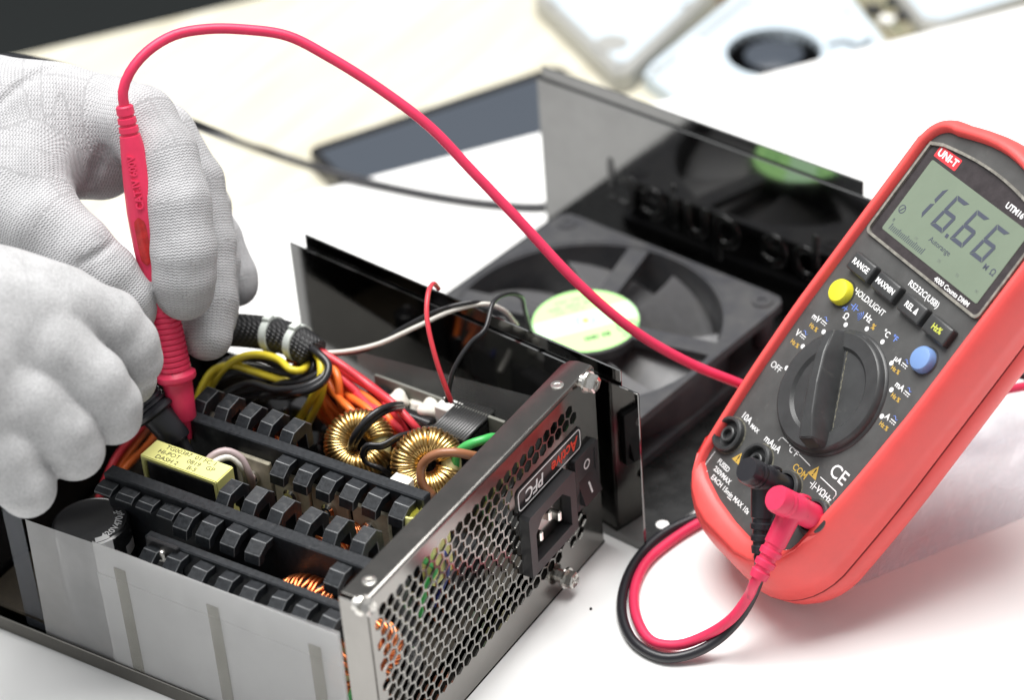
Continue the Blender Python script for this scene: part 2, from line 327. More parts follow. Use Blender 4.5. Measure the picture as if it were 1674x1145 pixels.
def lathe(bm, prof, o, axis, seg=28, cap=True, hint=(0, 0, 1)):
    """prof = [(height, radius)] along axis from o"""
    x, y, a = frame_of(axis, hint); o = Vector(o); rings = []
    for h, r in prof: rings.append([bm.verts.new(o + a * h + (x * math.cos(t) + y * math.sin(t)) * max(r, 1e-3)) for t in (2 * math.pi * k / seg for k in range(seg))])
    for p, q in zip(rings, rings[1:]):
        for k in range(seg): bm.faces.new((p[k], p[(k + 1) % seg], q[(k + 1) % seg], q[k]))
    if cap: bm.faces.new(rings[0][::-1]); bm.faces.new(rings[-1])
    return bm
_textcache = {}
def text_mesh(s, size, bold=0.0, extr=0.06, align='CENTER', bev=0.0):
    cu = bpy.data.curves.new('lettering', 'FONT'); cu.body = s; cu.size = size; cu.align_x = align; cu.align_y = 'CENTER'; cu.extrude = extr; cu.offset = bold; cu.resolution_u = 3; cu.bevel_depth = bev; cu.bevel_resolution = 1
    o = bpy.data.objects.new('lettering', cu); COL.objects.link(o)
    me = bpy.data.meshes.new_from_object(o.evaluated_get(bpy.context.evaluated_depsgraph_get()))
    bpy.data.objects.remove(o); bpy.data.curves.remove(cu); return me
def lettering(s, size, o, ux, uy, m, parent, bold=0.0, extr=0.06, sx=1.0, align='CENTER', name='lettering', shear=0.0, bend=None):
    me = text_mesh(s, size, bold, extr, align); ux, uy, o = Vector(ux), Vector(uy), Vector(o); un = ux.cross(uy)
    for v in me.vertices:
        x, y, z = v.co.x * sx + v.co.y * shear, v.co.y, v.co.z
        if bend: a = x / bend; x, y = (bend + y) * math.sin(a), (bend + y) * math.cos(a) - bend
        v.co = (o + ux * x + uy * y + un * z) * S
    return link(name, me, m, parent)

# signed-distance modelling for the gloved hands (one continuous skin)
def capsule_d(P, a, b, ra, rb):
    a, b = np.array(a, np.float32), np.array(b, np.float32); ab = b - a; t = np.clip(((P - a) @ ab) / max(1e-6, float(ab @ ab)), 0, 1)
    return np.linalg.norm(P - a - t[..., None] * ab, axis=-1) - (ra + (rb - ra) * t)
def smin(a, b, k):
    h = np.clip(0.5 + 0.5 * (b - a) / k, 0, 1); return b + (a - b) * h - k * h * (1 - h)
def surface_nets(D, lo, h):
    sgn = D < 0; nx, ny, nz = D.shape
    c = [(i, j, k) for i in (0, 1) for j in (0, 1) for k in (0, 1)]
    sl = lambda A, i, j, k: A[i:nx - 1 + i, j:ny - 1 + j, k:nz - 1 + k]
    cnt = sum(sl(sgn, *q).astype(np.int8) for q in c); act = (cnt > 0) & (cnt < 8); idx = -np.ones(act.shape, np.int64); ids = np.argwhere(act); idx[act] = np.arange(len(ids))
    acc = np.zeros((len(ids), 3)); num = np.zeros(len(ids))
    for q in c:
        for ax in range(3):
            if q[ax]: continue
            p = list(q); p[ax] = 1
            d0 = D[ids[:, 0] + q[0], ids[:, 1] + q[1], ids[:, 2] + q[2]]; d1 = D[ids[:, 0] + p[0], ids[:, 1] + p[1], ids[:, 2] + p[2]]
            x = (d0 < 0) != (d1 < 0); t = np.where(x, d0 / np.where(x, d0 - d1, 1), 0)
            e = np.tile(np.array(q, float), (len(ids), 1)); e[:, ax] = t; acc[x] += e[x]; num[x] += 1
    V = (ids + acc / num[:, None]) * h + lo; F = []
    for ax in range(3):
        o1, o2 = (ax + 1) % 3, (ax + 2) % 3
        a = [slice(None)] * 3; b = [slice(None)] * 3; a[ax] = slice(0, -1); b[ax] = slice(1, None)
        x = sgn[tuple(a)] != sgn[tuple(b)]; E = np.argwhere(x); E = E[(E[:, o1] > 0) & (E[:, o2] > 0) & (E[:, o1] < D.shape[o1] - 1) & (E[:, o2] < D.shape[o2] - 1)]
        def g(d1, d2): q = E.copy(); q[:, o1] -= d1; q[:, o2] -= d2; return idx[q[:, 0], q[:, 1], q[:, 2]]
        f = np.stack([g(0, 0), g(1, 0), g(1, 1), g(0, 1)], 1); ins = sgn[E[:, 0], E[:, 1], E[:, 2]]
        f[~ins] = f[~ins][:, ::-1]; F.append(f)
    return V, np.concatenate(F)
def sdf_hand(palm, fingers, h=1.0, kp=9.0, kf=7.0, kk=1.0, grooves=()):
    """palm: capsules (a, b, ra, rb); fingers: lists of (point, radius); grooves: creases pressed into the visible side"""
    allp = np.array([c[i] for c in palm for i in (0, 1)] + [q[0] for f in fingers for q in f]); lo = allp.min(0) - 30; hi = allp.max(0) + 30
    n = np.ceil((hi - lo) / h).astype(int) + 1
    def field(G):
        p = None
        for a, b, ra, rb in palm: d = capsule_d(G, a, b, ra, rb); p = d if p is None else smin(p, d, kp)
        tot = p
        for f in fingers:
            fd = None
            for (a, ra), (b, rb) in zip(f, f[1:]): d = capsule_d(G, a, b, ra, rb); fd = d if fd is None else smin(fd, d, 2.0)
            tot = smin(tot, smin(p, fd, kf), kk)
        return tot
    G = np.stack(np.meshgrid(*[np.arange(n[i], dtype=np.float32) * h + np.float32(lo[i]) for i in range(3)], indexing='ij'), -1)
    tot = field(G)
    for pts, r in grooves:
        hit = []
        for x, y in pts:
            d = _ray(x, y); d = d / np.linalg.norm(d); t = 780.0
            for _ in range(60):
                v = float(field((CAM + d * t).astype(np.float32)[None])[0]); t += v * 0.8
                if v < 0.05: break
            else: t = None
            if t and t < 1150: hit.append(CAM + d * (t - 0.3))
        for a, b in zip(hit, hit[1:]):
            if np.linalg.norm(a - b) < 30: g = -capsule_d(G, a, b, r, r); tot = -smin(-tot, -g, 2.5)
    w = 0.12 * np.sin(G[..., 0] * 0.31 + 1.3 * np.sin(G[..., 2] * 0.22)) * np.sin(G[..., 2] * 0.27 + 0.9 * np.sin(G[..., 1] * 0.25))   # loose knit, slight unevenness
    V, F = surface_nets(tot + w.astype(np.float32), lo, h)
    best = np.full(len(V), 1e9); Y = np.zeros((len(V), 3), np.float32); s0 = 0.0; P = V.astype(np.float32)      # yarn coordinates: round and along the nearest finger
    for chain in [[(a, ra), (b, rb)] for a, b, ra, rb in palm] + list(fingers):
        acc = 0.0
        for (a, ra), (b, rb) in zip(chain, chain[1:]):
            a, b = np.array(a), np.array(b); L = np.linalg.norm(b - a); x, y, ax = frame_of(b - a, (0.3, 0.9, 0.2)); t = np.clip(((P - a) @ (b - a)) / (L * L), 0, 1); q = P - a - t[:, None] * (b - a); dd_ = np.linalg.norm(q, axis=1) - (ra + (rb - ra) * t)
            sel = dd_ < best; best[sel] = dd_[sel]; an = np.arctan2(q @ np.array(y), q @ np.array(x)); along = acc + (P - a) @ ((b - a) / L); Y[sel, 0] = (an * (ra + rb) / 2)[sel]; Y[sel, 1] = along[sel]; acc += L
    return V, F, Y
def mesh_obj(name, V, F, m, parent=None, smooth=True, loc=(0, 0, 0), yarn=None):
    me = bpy.data.meshes.new(name); me.from_pydata([tuple(map(float, v)) for v in np.asarray(V) * S], [], [tuple(map(int, f)) for f in F]); me.update()
    if smooth: me.shade_smooth()
    if yarn is not None: me.attributes.new('yarn', 'FLOAT_VECTOR', 'POINT').data.foreach_set('vector', np.ascontiguousarray(yarn, np.float32).ravel())
    return link(name, me, m, parent, loc)

# ------------------------------------------------------------------ the setting: white board on a cream wooden table, dark floor beyond
E0, E1 = at(370, 350, 0), at(1674, 10, 0); TD = (E1 - E0) / np.linalg.norm(E1 - E0); ND = np.array([TD[1], -TD[0], 0.0])
if np.dot(ND, CAM - E0) < 0: ND = -ND
def quad_slab(name, o, a0, a1, b0, b1, z0, z1, m, bev=0.0):
    bm = B(); mtx = Matrix([[TD[0], ND[0], 0, o[0]], [TD[1], ND[1], 0, o[1]], [0, 0, 1, 0], [0, 0, 0, 1]])
    box(bm, (a0, b0, z0), (a1, b1, z1), bev, mtx, 2); return struct(obj(name, bm, m))
quad_slab('desk_board', E0, -900, 1500, 0, 1150, -6, 0, 'desk', 0.8)
quad_slab('desk_board_support', E0, -800, 1300, 300, 1050, -22, -6.2, 'desk')
W0, W1 = at(35, 87, -22), at(385, 0, -22)
wd = abs(np.dot(W0 - E0, ND))
quad_slab('wooden_table', E0, -1000, 1600, -wd, 1100, -52, -22.2, 'wood', 1.5)
bm = B(); box(bm, (-2500, -2500, -800), (4500, 4500, -790)); struct(obj('floor', bm, 'floor'))

# ------------------------------------------------------------------ power supply, opened: tray with back panel
psu = root('power_supply', 'opened power supply tray with honeycomb back panel and exposed black heat sinks', 'power supply')
DEPTH = 192
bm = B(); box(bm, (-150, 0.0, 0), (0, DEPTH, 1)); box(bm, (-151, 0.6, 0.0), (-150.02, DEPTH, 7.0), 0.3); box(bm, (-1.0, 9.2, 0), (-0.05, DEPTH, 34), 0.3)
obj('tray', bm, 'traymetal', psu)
obj('end_wall', boxes(((-150, DEPTH + 0.02, 0), (0, DEPTH + 1, 84))), 'gloss', psu)

# honeycomb panel: a hexagon tiling, each open cell a ring of six faces around its hole
PITCH, WEB = 5.33, 0.74
def open_cell(x, z):
    if z < 13.5 or z > 80.5 or x < -147.5 or x > -7.5: return False
    if -61 < x < -12.5 and 55.5 < z < 70.5: return False           # printed plate
    if -59.6 < x < -22.5 and 25 < z < 60: return False           # mains inlet
    if x > -23.5 and 29.5 < z < 70: return False                       # rocker switch
    if x > -13 : return False
    if x < -138 and z > 77: return False
    if math.hypot(x + 29, z - 8) < 9 or math.hypot(x + 10, z - 80) < 7: return False
    return True
bm = B(); rh = PITCH / math.sqrt(3); rin = (PITCH - WEB) / math.sqrt(3)
rows = int(90 / (1.5 * rh)) + 3; cols = int(155 / PITCH) + 3
for j in range(-1, rows):
    for i in range(-1, cols):
        x = -150.34 + i * PITCH + (PITCH / 2 if j % 2 else 0); z = 76.86 - 17 * 1.5 * rh + j * 1.5 * rh
        ang = [math.radians(30 + 60 * k) for k in range(6)]
        O = [bm.verts.new((x + rh * math.cos(a), 0, z + rh * math.sin(a))) for a in ang]
        if open_cell(x, z):
            I = [bm.verts.new((x + rin * math.cos(a), 0, z + rin * math.sin(a))) for a in ang]
            for k in range(6): bm.faces.new((O[k], O[(k + 1) % 6], I[(k + 1) % 6], I[k]))
        else: bm.faces.new(O)
bmesh.ops.remove_doubles(bm, verts=bm.verts[:], dist=0.05)
for co, no in (((-150, 0, 0), (-1, 0, 0)), ((-1.2, 0, 0), (1, 0, 0)), ((0, 0, 0.0), (0, 0, -1)), ((0, 0, 84.6), (0, 0, 1))):
    bmesh.ops.bisect_plane(bm, geom=bm.verts[:] + bm.edges[:] + bm.faces[:], dist=0.001, plane_co=co, plane_no=no, clear_outer=True)
ex = bmesh.ops.extrude_face_region(bm, geom=bm.faces[:]); bmesh.ops.translate(bm, vec=(0, 0.7, 0), verts=[g for g in ex['geom'] if isinstance(g, bmesh.types.BMVert)])
panel = obj('back_panel', bm, 'nickel', psu)
# folded edges of the panel
bm = B(); prof = [(0, 84.6), (0.15, 85.4), (0.6, 85.9), (1.3, 86.05), (10.6, 86.05), (10.6, 85.05), (1.4, 85.05), (0.9, 84.6)]
poly = prof
a = []
xs = [-149.6, -6, -2.6, -1.4]
for x in xs:
    cut = 0 if x <= -6 else (1.4 if x < -2 else 4.2)
    a.append([bm.verts.new((x, min(y, 10.6 - cut) if y > 5 else y, z)) for y, z in poly])
for p, q in zip(a, a[1:]):
    for k in range(len(poly)): bm.faces.new((p[k], p[(k + 1) % len(poly)], q[(k + 1) % len(poly)], q[k]))
bm.faces.new(a[0][::-1]); bm.faces.new(a[-1])
obj('top_flange', bm, 'nickel', panel)
bm = B(); box(bm, (-150.9, 0.3, 0.5), (-150.05, 11.5, 84.4), 0.35); obj('side_flange', bm, 'nickel', panel)
bm = B(); box(bm, (-1.15, 0.25, 0.2), (-0.2, 9, 84.6), 0.35); obj('side_flange', bm, 'nickel', panel)
for x, y in ((-18, 5.4), (-147 + 6, 5.2)):
    bm = B(); lathe(bm, [(0, 2.6), (0.4, 2.5), (0.5, 1.7), (0.15, 1.5), (0.12, 0.2)], (x, y, 86.06), (0, 0, 1), 18); obj('threaded_hole', bm, 'steel', panel, smooth=True)
def case_screw(px, py, Y=-4.5, s=1.0):
    c = aty(px, py, Y); o = (c[0], -0.05, c[2]); bm = B()
    lathe(bm, [(0, 2.6), (2.2, 2.6), (2.2, 4.3 * s), (3.1, 4.2 * s)], o, (0, -1, 0), 24)
    x, y, n = frame_of((0, -1, 0)); oo = Vector(o)
    hexo = circle(3.5 * s, 6); hexi = circle(3.0 * s, 6); ho = lambda P, h: [bm.verts.new(oo + x * p + y * q + n * h) for p, q in P]
    A_, B_, C_ = ho(hexo, 3.05), ho(hexo, 6.0), ho(hexi, 6.5)
    star = []
    for k in range(12):
        r_ = 2.0 if k % 3 else 0.75
        t = math.radians(30 * k + 45); star.append((r_ * math.cos(t) * (0.95), r_ * math.sin(t)))
    D_ = ho(circle(2.1 * s, 6), 6.15); E_ = ho(circle(1.0 * s, 6), 4.6)
    for p, q in ((A_, B_), (B_, C_), (C_, D_), (D_, E_)):
        for k in range(6): bm.faces.new((p[k], p[(k + 1) % 6], q[(k + 1) % 6], q[k]))
    bm.faces.new(E_)
    for t in (0.4, 0.4 + math.pi / 2):                      # cross recess
        d = x * math.cos(t) + y * math.sin(t); e = n.cross(d)
        vsx = [bm.verts.new(oo + n * 6.2 + d * a + e * b) for a, b in ((-2.2, -0.35), (2.2, -0.35), (2.2, 0.35), (-2.2, 0.35))]; bm.faces.new(vsx)
    return obj('screw', bm, 'steel', psu)
case_screw(968, 627); case_screw(933, 948); case_screw(600, 993, s=0.85)

# mains inlet
IX, IZ = -41.2, 41.0; UXp, UZp, UN = (1, 0, 0), (0, 0, 1), (0, -1, 0)
def cham(w, h, c): return [(-w / 2, -h / 2), (w / 2, -h / 2), (w / 2, h / 2 - c), (w / 2 - c, h / 2), (-w / 2 + c, h / 2), (-w / 2, h / 2 - c)]
bm = B(); o6 = [(-16.4, -14), (16.4, -14), (16.4, 12.8), (15.2, 14), (-15.2, 14), (-16.4, 12.8)]; i6 = cham(24.5, 18.5, 5.2)
ring_prism(bm, o6, i6, (IX, -0.02, IZ), UXp, UZp, UN, 0.0, 4.4); bmesh.ops.recalc_face_normals(bm, faces=bm.faces[:])
inlet = obj('mains_inlet', bm, 'plastic', psu)
bm = B(); ring_prism(bm, cham(24.9, 18.9, 5.3), cham(24.4, 18.4, 5.2), (IX, -0.02, IZ), UXp, UZp, UN, -14, 0.5); prism(bm, cham(24.9, 18.9, 5.3), (IX, -0.02, IZ), UXp, UZp, UN, -15, -14)
obj('socket_well', bm, 'deep', inlet)
for dx, dz, w, h in ((-6.5, -1.5, 2.0, 4.5), (6.5, -1.5, 2.0, 4.5), (0, 3.4, 2.0, 4.5)):
    bm = B(); box(bm, (IX + dx - w / 2, -3.2, IZ + dz - h / 2), (IX + dx + w / 2, 13, IZ + dz + h / 2), 0.5); obj('pin', bm, 'steel', inlet)
# rocker switch
SX, SZ = -13.0, 43.0
bm = B(); ring_prism(bm, rrect(16.5, 24.5, 1.2), rrect(12.2, 20.0, 0.8), (SX, -0.02, SZ), UXp, UZp, UN, 0, 2.2); sw = obj('rocker_switch', bm, 'plastic', psu)
bm = B(); pr = [(-9.9, 0.6), (-9.9, 4.6), (0.2, 1.6), (9.9, 2.0), (9.9, 0.6)]
prism(bm, [(z, -y) for z, y in pr], (SX, 0, SZ), (0, 0, 1), (0, 1, 0), (1, 0, 0), -6.0, 6.0); obj('rocker', bm, 'plastic', sw)
bm = B(); ring_prism(bm, circle(2.1, 24), circle(1.55, 24), (SX, -2.1, SZ + 5.6), UXp, UZp, UN, 0, 0.12); obj('off_mark', bm, 'label_print', sw)
th_ = math.atan2(3.0, 10.1)
bm = B(); box(bm, (-0.4, -0.1, -2.3), (0.4, 0.1, 2.3), 0, Matrix.Translation((SX, -3.3, SZ - 5.0)) @ Matrix.Rotation(-th_, 4, 'X')); obj('on_mark', bm, 'label_print', sw)
# printed plate, upside down as the panel lies
PX, PZ = -35.8, 61.3
bm = B(); prism(bm, rrect(45.5, 10.6, 2.2), (PX, -0.02, PZ), UXp, UZp, UN, 0, 0.5); plate = obj('name_plate', bm, 'gloss', psu)
bm = B(); ring_prism(bm, rrect(44.0, 9.2, 1.9), rrect(43.1, 8.3, 1.6), (PX, -0.02, PZ), UXp, UZp, UN, 0.5, 0.58); obj('plate_outline', bm, 'label_print', plate)
lettering('Active', 7.2, (PX + 19.5, -0.6, PZ), (-1, 0, 0), (0, 0, -1), 'print_red', plate, bold=0.12, extr=0.04, sx=1.0, align='LEFT', shear=0.15)
lettering('PFC', 7.2, (PX - 4.5, -0.6, PZ), (-1, 0, 0), (0, 0, -1), 'label_print', plate, bold=0.12, extr=0.04, sx=1.05, align='LEFT', shear=0.15)

# board
obj('circuit_board', boxes(((-147, 13, 8), (-3, DEPTH - 2, 9.6))), 'pcb', psu)

# ------------------------------------------------------------------ heat sinks: an upright bar with bent fins left and right
def fin_mesh(poly, w):
    bm = B(); prism(bm, poly, (0, 0, 0), (1, 0, 0), (0, 0, 1), (0, 1, 0), -w / 2, w / 2)
    bmesh.ops.recalc_face_normals(bm, faces=bm.faces[:]); bmesh.ops.bevel(bm, geom=bm.edges[:], offset=0.22, segments=1, affect='EDGES', material=1)
    bmesh.ops.scale(bm, vec=(S, S, S), verts=bm.verts[:]); me = bpy.data.meshes.new('fin'); bm.to_mesh(me); bm.free(); me.materials.append(MT['heatsink']); me.materials.append(MT['worn']); return me
FRONT = fin_mesh([(0, -1), (-4.6, -0.6), (-9.2, -3.4), (-9.8, -7.6), (-6.6, -7.6), (-5.8, -5.4), (-3.6, -4.4), (0, -4.8)], 6.4)
BACK = fin_mesh([(0, -7), (0, -1.2), (3.4, 2.6), (10.6, 3.4), (13.8, 0.2), (13.8, -9), (10.4, -9), (10.0, -2.0), (4.4, -2.4), (2.6, -8)], 5.6)
SHORT = fin_mesh([(0, -2.6), (-4.0, -2.8), (-6.2, -4.2), (-6.2, -5.2), (0, -5.6)], 7.4)
def heat_sink(x0, x1, y0, y1, z1, front=(), back=(), short=(), z0=9.7):
    bm = B(); box(bm, (x0, y0, z0), (x1, y1, z1), 0.5); hs = obj('heat_sink', bm, 'heatsink', psu)
    for me, ys, xx in ((FRONT, front, x0 - 0.02), (BACK, back, x1 + 0.02), (SHORT, short, x0 - 0.02)):
        for y in ys:
            f = link('fin', me, None, hs, (xx, y + random.uniform(-0.4, 0.4), z1 + random.uniform(-0.5, 0.3))); f.rotation_euler = (random.uniform(-0.05, 0.05), random.uniform(-0.05, 0.05), random.uniform(-0.06, 0.06))
    return hs
hsA = heat_sink(-80.5, -75.2, 25, 137, 70, front=[84 - 10.5 * k for k in range(6)], back=[131 - 10.2 * k for k in range(5)])
hsB = heat_sink(-121.5, -115.6, 22, 139, 70, front=[97 - 10.6 * k for k in range(4)] + [31], back=[90 - 11.8 * k for k in range(6)], short=[135 - 9.4 * k for k in range(4)])
hsC = heat_sink(-137.8, -134.0, 17, 108, 64, front=[102 - 11.3 * k for k in range(8)])
# transistors clamped to the near face of the middle sink
for px, py in ((415, 778), (478, 808), (540, 832), (607, 862)):
    c = atx(px, py, -82.5); bm = B(); box(bm, (-82.6, c[1] - 8, c[2] - 8), (-80.6, c[1] + 8, c[2] + 8), 0.3); t = obj('transistor', bm, 'mica', psu)
    bm = B(); lathe(bm, [(0, 3.1), (1.6, 3.0), (2.4, 2.0), (2.4, 0.8), (1.6, 0.7)], (-82.7, c[1], c[2]), (-1, 0, 0), 18); obj('clamp_screw', bm, 'steel', t, smooth=True)
c = atx(268, 905, -139.0); bm = B(); box(bm, (-139.6, c[1] - 7, c[2] - 12), (-137.9, c[1] + 7, c[2] + 5), 0.4); t = obj('transistor', bm, 'ferrite', psu)
bm = B(); lathe(bm, [(0, 2.7), (1.6, 2.6), (2.2, 1.8), (2.2, 0.8), (1.4, 0.7)], (-139.6, c[1], c[2]), (-1, 0, 0), 18); obj('clamp_screw', bm, 'steel', t, smooth=True)

# ------------------------------------------------------------------ transformer wrapped in yellow tape
TX0, TX1, TY0, TY1, TZ = -107.6, -97.2, 97, 132.5, 71
bm = B(); box(bm, (TX0 + 0.4, TY0 + 2.2, 18), (TX1 - 0.4, TY1 - 2.2, TZ - 2.2), 0.6); tr = obj('transformer', bm, 'ferrite', psu)
bm = B(); P2 = lambda i, h: [(TY0 + i, 20), (TY1 - i, 20), (TY1 - i, h), (TY0 + i, h)]
ring_prism(bm, P2(0, TZ), P2(1.9, TZ - 1.9), (0, 0, 0), (0, 1, 0), (0, 0, 1), (1, 0, 0), TX0, TX1)
bmesh.ops.bevel(bm, geom=bm.edges[:], offset=0.35, segments=2, affect='EDGES'); obj('tape_wrap', bm, 'yellowtape', tr)
bm = B(); box(bm, (TX0 - 1.6, TY0 + 6, 40), (TX0 + 0.3, TY1 - 6, TZ - 9), 1.2, seg=2); lathe(bm, [(0, 6.5), (3.2, 6.3), (3.6, 3)], (TX0 + 0.3, (TY0 + TY1) / 2 + 2, 55), (-1, 0, 0), 20); obj('bobbin', bm, 'gloss', tr, smooth=True)
bm = B(); box(bm, (TX0 - 1.2, TY0 + 15.5, 50), (TX0 + 0.2, TY0 + 20, 58), 0.6); obj('winding', bm, 'bronze', tr)
for s_, dy, dx, sz in (('TG00387  01 FC 1', 0, 3.1, 3.0), ('HI-POT    0819   GP', 0, 0, 3.0), ('DASH 2     B-5', 2.5, -3.1, 3.0)):
    lettering(s_, sz, ((TX0 + TX1) / 2 + dx, (TY0 + TY1) / 2 + dy, TZ + 0.04), (0, -1, 0), (1, 0, 0), 'print_dark', tr, extr=0.03, sx=1.02)
# capacitor
cc = at(148, 852, 55.5); CR = 14.6
bm = B(); lathe(bm, [(-46, CR), (-2, CR), (-0.6, CR - 0.3), (0, CR - 1.3), (-0.25, CR - 2.0)], (cc[0], cc[1], 55.5), (0, 0, 1), 48); cp = obj('capacitor', bm, 'gloss', psu, smooth=True)
bm = B(); lathe(bm, [(-0.3, CR - 1.95), (-0.32, 0.01)], (cc[0], cc[1], 55.5), (0, 0, 1), 48); lid_ = obj('capacitor_top', bm, 'plastic', cp, smooth=True)
ar = Vector((cc[0], cc[1], 55.25)); rd = Vector((0.30, -0.95, 0)).normalized(); tg = Vector((-rd.y, rd.x, 0))
up_ = -rd
lettering('420V470µF', 3.9, ar + rd * 10.6, tg, up_, 'label_print', cp, bold=0.06, extr=0.05, bend=-10.6, sx=0.95)
def rim_tag(a0, a1, r0, z0, m, nm):
    bm = B(); n = 6; top = []; 
    rows_ = [[], [], []]
    for k in range(n + 1):
        a = a0 + (a1 - a0) * k / n; d = Vector((math.cos(a), math.sin(a), 0))
        rows_[0].append(bm.verts.new(ar + d * r0 + Vector((0, 0, 0.3)))); rows_[1].append(bm.verts.new(ar + d * (CR + 0.06) + Vector((0, 0, 0.1)))); rows_[2].append(bm.verts.new(ar + d * (CR + 0.08) + Vector((0, 0, z0))))
    for p, q in zip(rows_, rows_[1:]):
        for k in range(n): bm.faces.new((p[k], p[k + 1], q[k + 1], q[k]))
    obj(nm, bm, m, cp, normals=False)
a_rd = math.atan2(rd.y, rd.x)
rim_tag(a_rd - 1.05, a_rd - 0.62, CR - 4.0, -20, 'label_print', 'paper_tag')
def side_print(a0, a1, z0, z1, m, nm):
    bm = B(); rr = []
    for k in range(7):
        a = a0 + (a1 - a0) * k / 6; d = Vector((math.cos(a), math.sin(a), 0)); rr.append((bm.verts.new(ar + d * (CR + 0.07) + Vector((0, 0, z0))), bm.verts.new(ar + d * (CR + 0.07) + Vector((0, 0, z1)))))
    for p, q in zip(rr, rr[1:]): bm.faces.new((p[0], q[0], q[1], p[1]))
    obj(nm, bm, m, cp, normals=False)
side_print(a_rd - 0.25, a_rd + 0.2, -12, -7, 'print_grey', 'side_mark')

# ------------------------------------------------------------------ wound toroids
def toroid(c, axis, R, r, wr, turns, m_wire, m_core, gap=0.0, hint=(0, 0, 1), squash=1.25, lab=None):
    x, y, a = frame_of(axis, hint); c = Vector(c); bm = B(); n = 36; mseg = 12; rings = []
    for i in range(n):
        t = 2 * math.pi * i / n; d = x * math.cos(t) + y * math.sin(t)
        rings.append([bm.verts.new(c + d * (R + r * math.cos(s)) + a * (r * squash * math.sin(s))) for s in (2 * math.pi * k / mseg for k in range(mseg))])
    for i in range(n):
        p, q = rings[i], rings[(i + 1) % n]
        for k in range(mseg): bm.faces.new((p[k], p[(k + 1) % mseg], q[(k + 1) % mseg], q[k]))
    core = obj('toroid', bm, m_core, psu, smooth='all', label=lab)
    pts = []; per = 16; jit = [random.uniform(-1, 1) for _ in range(turns + 2)]
    for k in range(turns * per + 1):
        s = 2 * math.pi * k / per; t = gap / 2 + (2 * math.pi - gap) * k / (turns * per) + 0.035 * math.sin(k * 0.37) + jit[k // per] * 0.035; d = x * math.cos(t) + y * math.sin(t)
        w = wr * (1.0 + 0.35 * (math.cos(s) < -0.2) * (k // per % 2)); pts.append(c + d * (R + (r + w) * math.cos(s)) + a * ((r * squash + wr * (1 + 0.3 * abs(jit[(k + 8) // per]))) * math.sin(s)))
    obj('winding', sweep(B(), pts, wr, 6), m_wire, core, smooth='all')
    return core
t1 = at(588, 727, 56); t2 = at(700, 760, 58)
toroid(t1, (-0.50, -0.25, 0.62), 8.4, 3.7, 0.95, 40, 'bronze', 'kapton', 0.5)
toroid(t2, (-0.55, -0.42, 0.52), 8.6, 3.8, 0.98, 40, 'bronze', 'kapton', 0.5)
toroid((-62, 112, 46), (0.1, 1, 0.2), 9.5, 4.2, 0.8, 40, 'copper', 'ferrite', 0.2)
toroid((-96, 55, 44), (0.1, 1, 0.1), 8.5, 4.0, 0.8, 36, 'copper', 'ferrite', 0.2)
toroid((-128.2, 43, 46), (1.0, 0.1, 0.05), 10.5, 4.4, 0.7, 50, 'copper', 'ferrite', 0.2, lab='copper wire choke beside the near heat sink')
toroid((-131, 19, 38), (0.3, 1, 0.1), 9.5, 4.0, 0.9, 30, 'copper', 'kapton', 0.3)
# other parts glimpsed behind the honeycomb
bm = B(); box(bm, (-93, 14, 42), (-80, 20, 61), 1.0); yc = obj('filter_capacitor', bm, 'yellowtape', psu)
tube('wire', [(-100, 13, 62), (-97, 15, 58), (-94, 12.5, 53), (-95, 16, 45), (-99, 18, 30)], 1.1, 'w_green', psu)
tube('wire', [(-88, 12.5, 56), (-86, 12.7, 50), (-87, 13, 44), (-90, 18, 30)], 0.9, 'w_blue', psu)
tube('wire', [(-145, 12, 52), (-143, 13.5, 47), (-144, 14, 40), (-146, 18, 28)], 1.0, 'w_green', psu)
bm = B(); lathe(bm, [(0, 4.6), (24, 4.6), (25, 4.0), (24.8, 0.1)], (-112, 14.5, 9.6), (0, 0, 1), 20); obj('small_capacitor', bm, 'gloss', psu, smooth=True)
for xx, hh in ((-70, 30), (-58, 24), (-104, 40)):
    bm = B(); box(bm, (xx - 5, 20, 9.6), (xx + 5, 32, 9.6 + hh), 0.8); obj('filter_block', bm, 'ferrite', psu)
for px, py, zt, r_ in ((455, 660, 40, 5.2), (430, 690, 36, 4.2), (510, 715, 34, 5.2), (540, 700, 30, 4.2), (395, 668, 36, 5.0), (560, 735, 30, 4.0), (480, 640, 34, 5.0)):
    q = at(px, py, zt); bm = B(); lathe(bm, [(9.7 - zt, r_), (-1, r_), (-0.2, r_ - 0.5), (0, r_ - 0.9), (-0.25, r_ - 1.2), (-0.26, 0.05)], (q[0], q[1], zt), (0, 0, 1), 22); obj('small_capacitor', bm, 'gloss', psu, smooth=True)
for px, py, zt, w_, m_ in ((500, 660, 38, 4, 'ferrite'), (610, 700, 36, 5, 'plastic'), (690, 730, 36, 5, 'ferrite'), (740, 720, 40, 5, 'plastic'), (640, 735, 34, 5, 'plastic')):
    q = at(px, py, zt); obj('filter_block', box(B(), (q[0] - w_, q[1] - w_ - 2, 9.7), (q[0] + w_, q[1] + w_ + 2, zt), 0.8), m_, psu)
yt = at(676, 838, 66); bm = B(); lathe(bm, [(-16, 4.4), (0, 4.4), (0.1, 3.6), (-6, 3.5)], yt, (0.1, 0.1, 1), 20); obj('yellow_sleeve', bm, 'yellowtape', psu, smooth=True)
wt = at(655, 783, 60); bm = B(); box(bm, (wt[0] - 3, wt[1] - 4, 40), (wt[0] + 3, wt[1] + 4, 60), 0.6); obj('white_block', bm, 'ivory', psu)

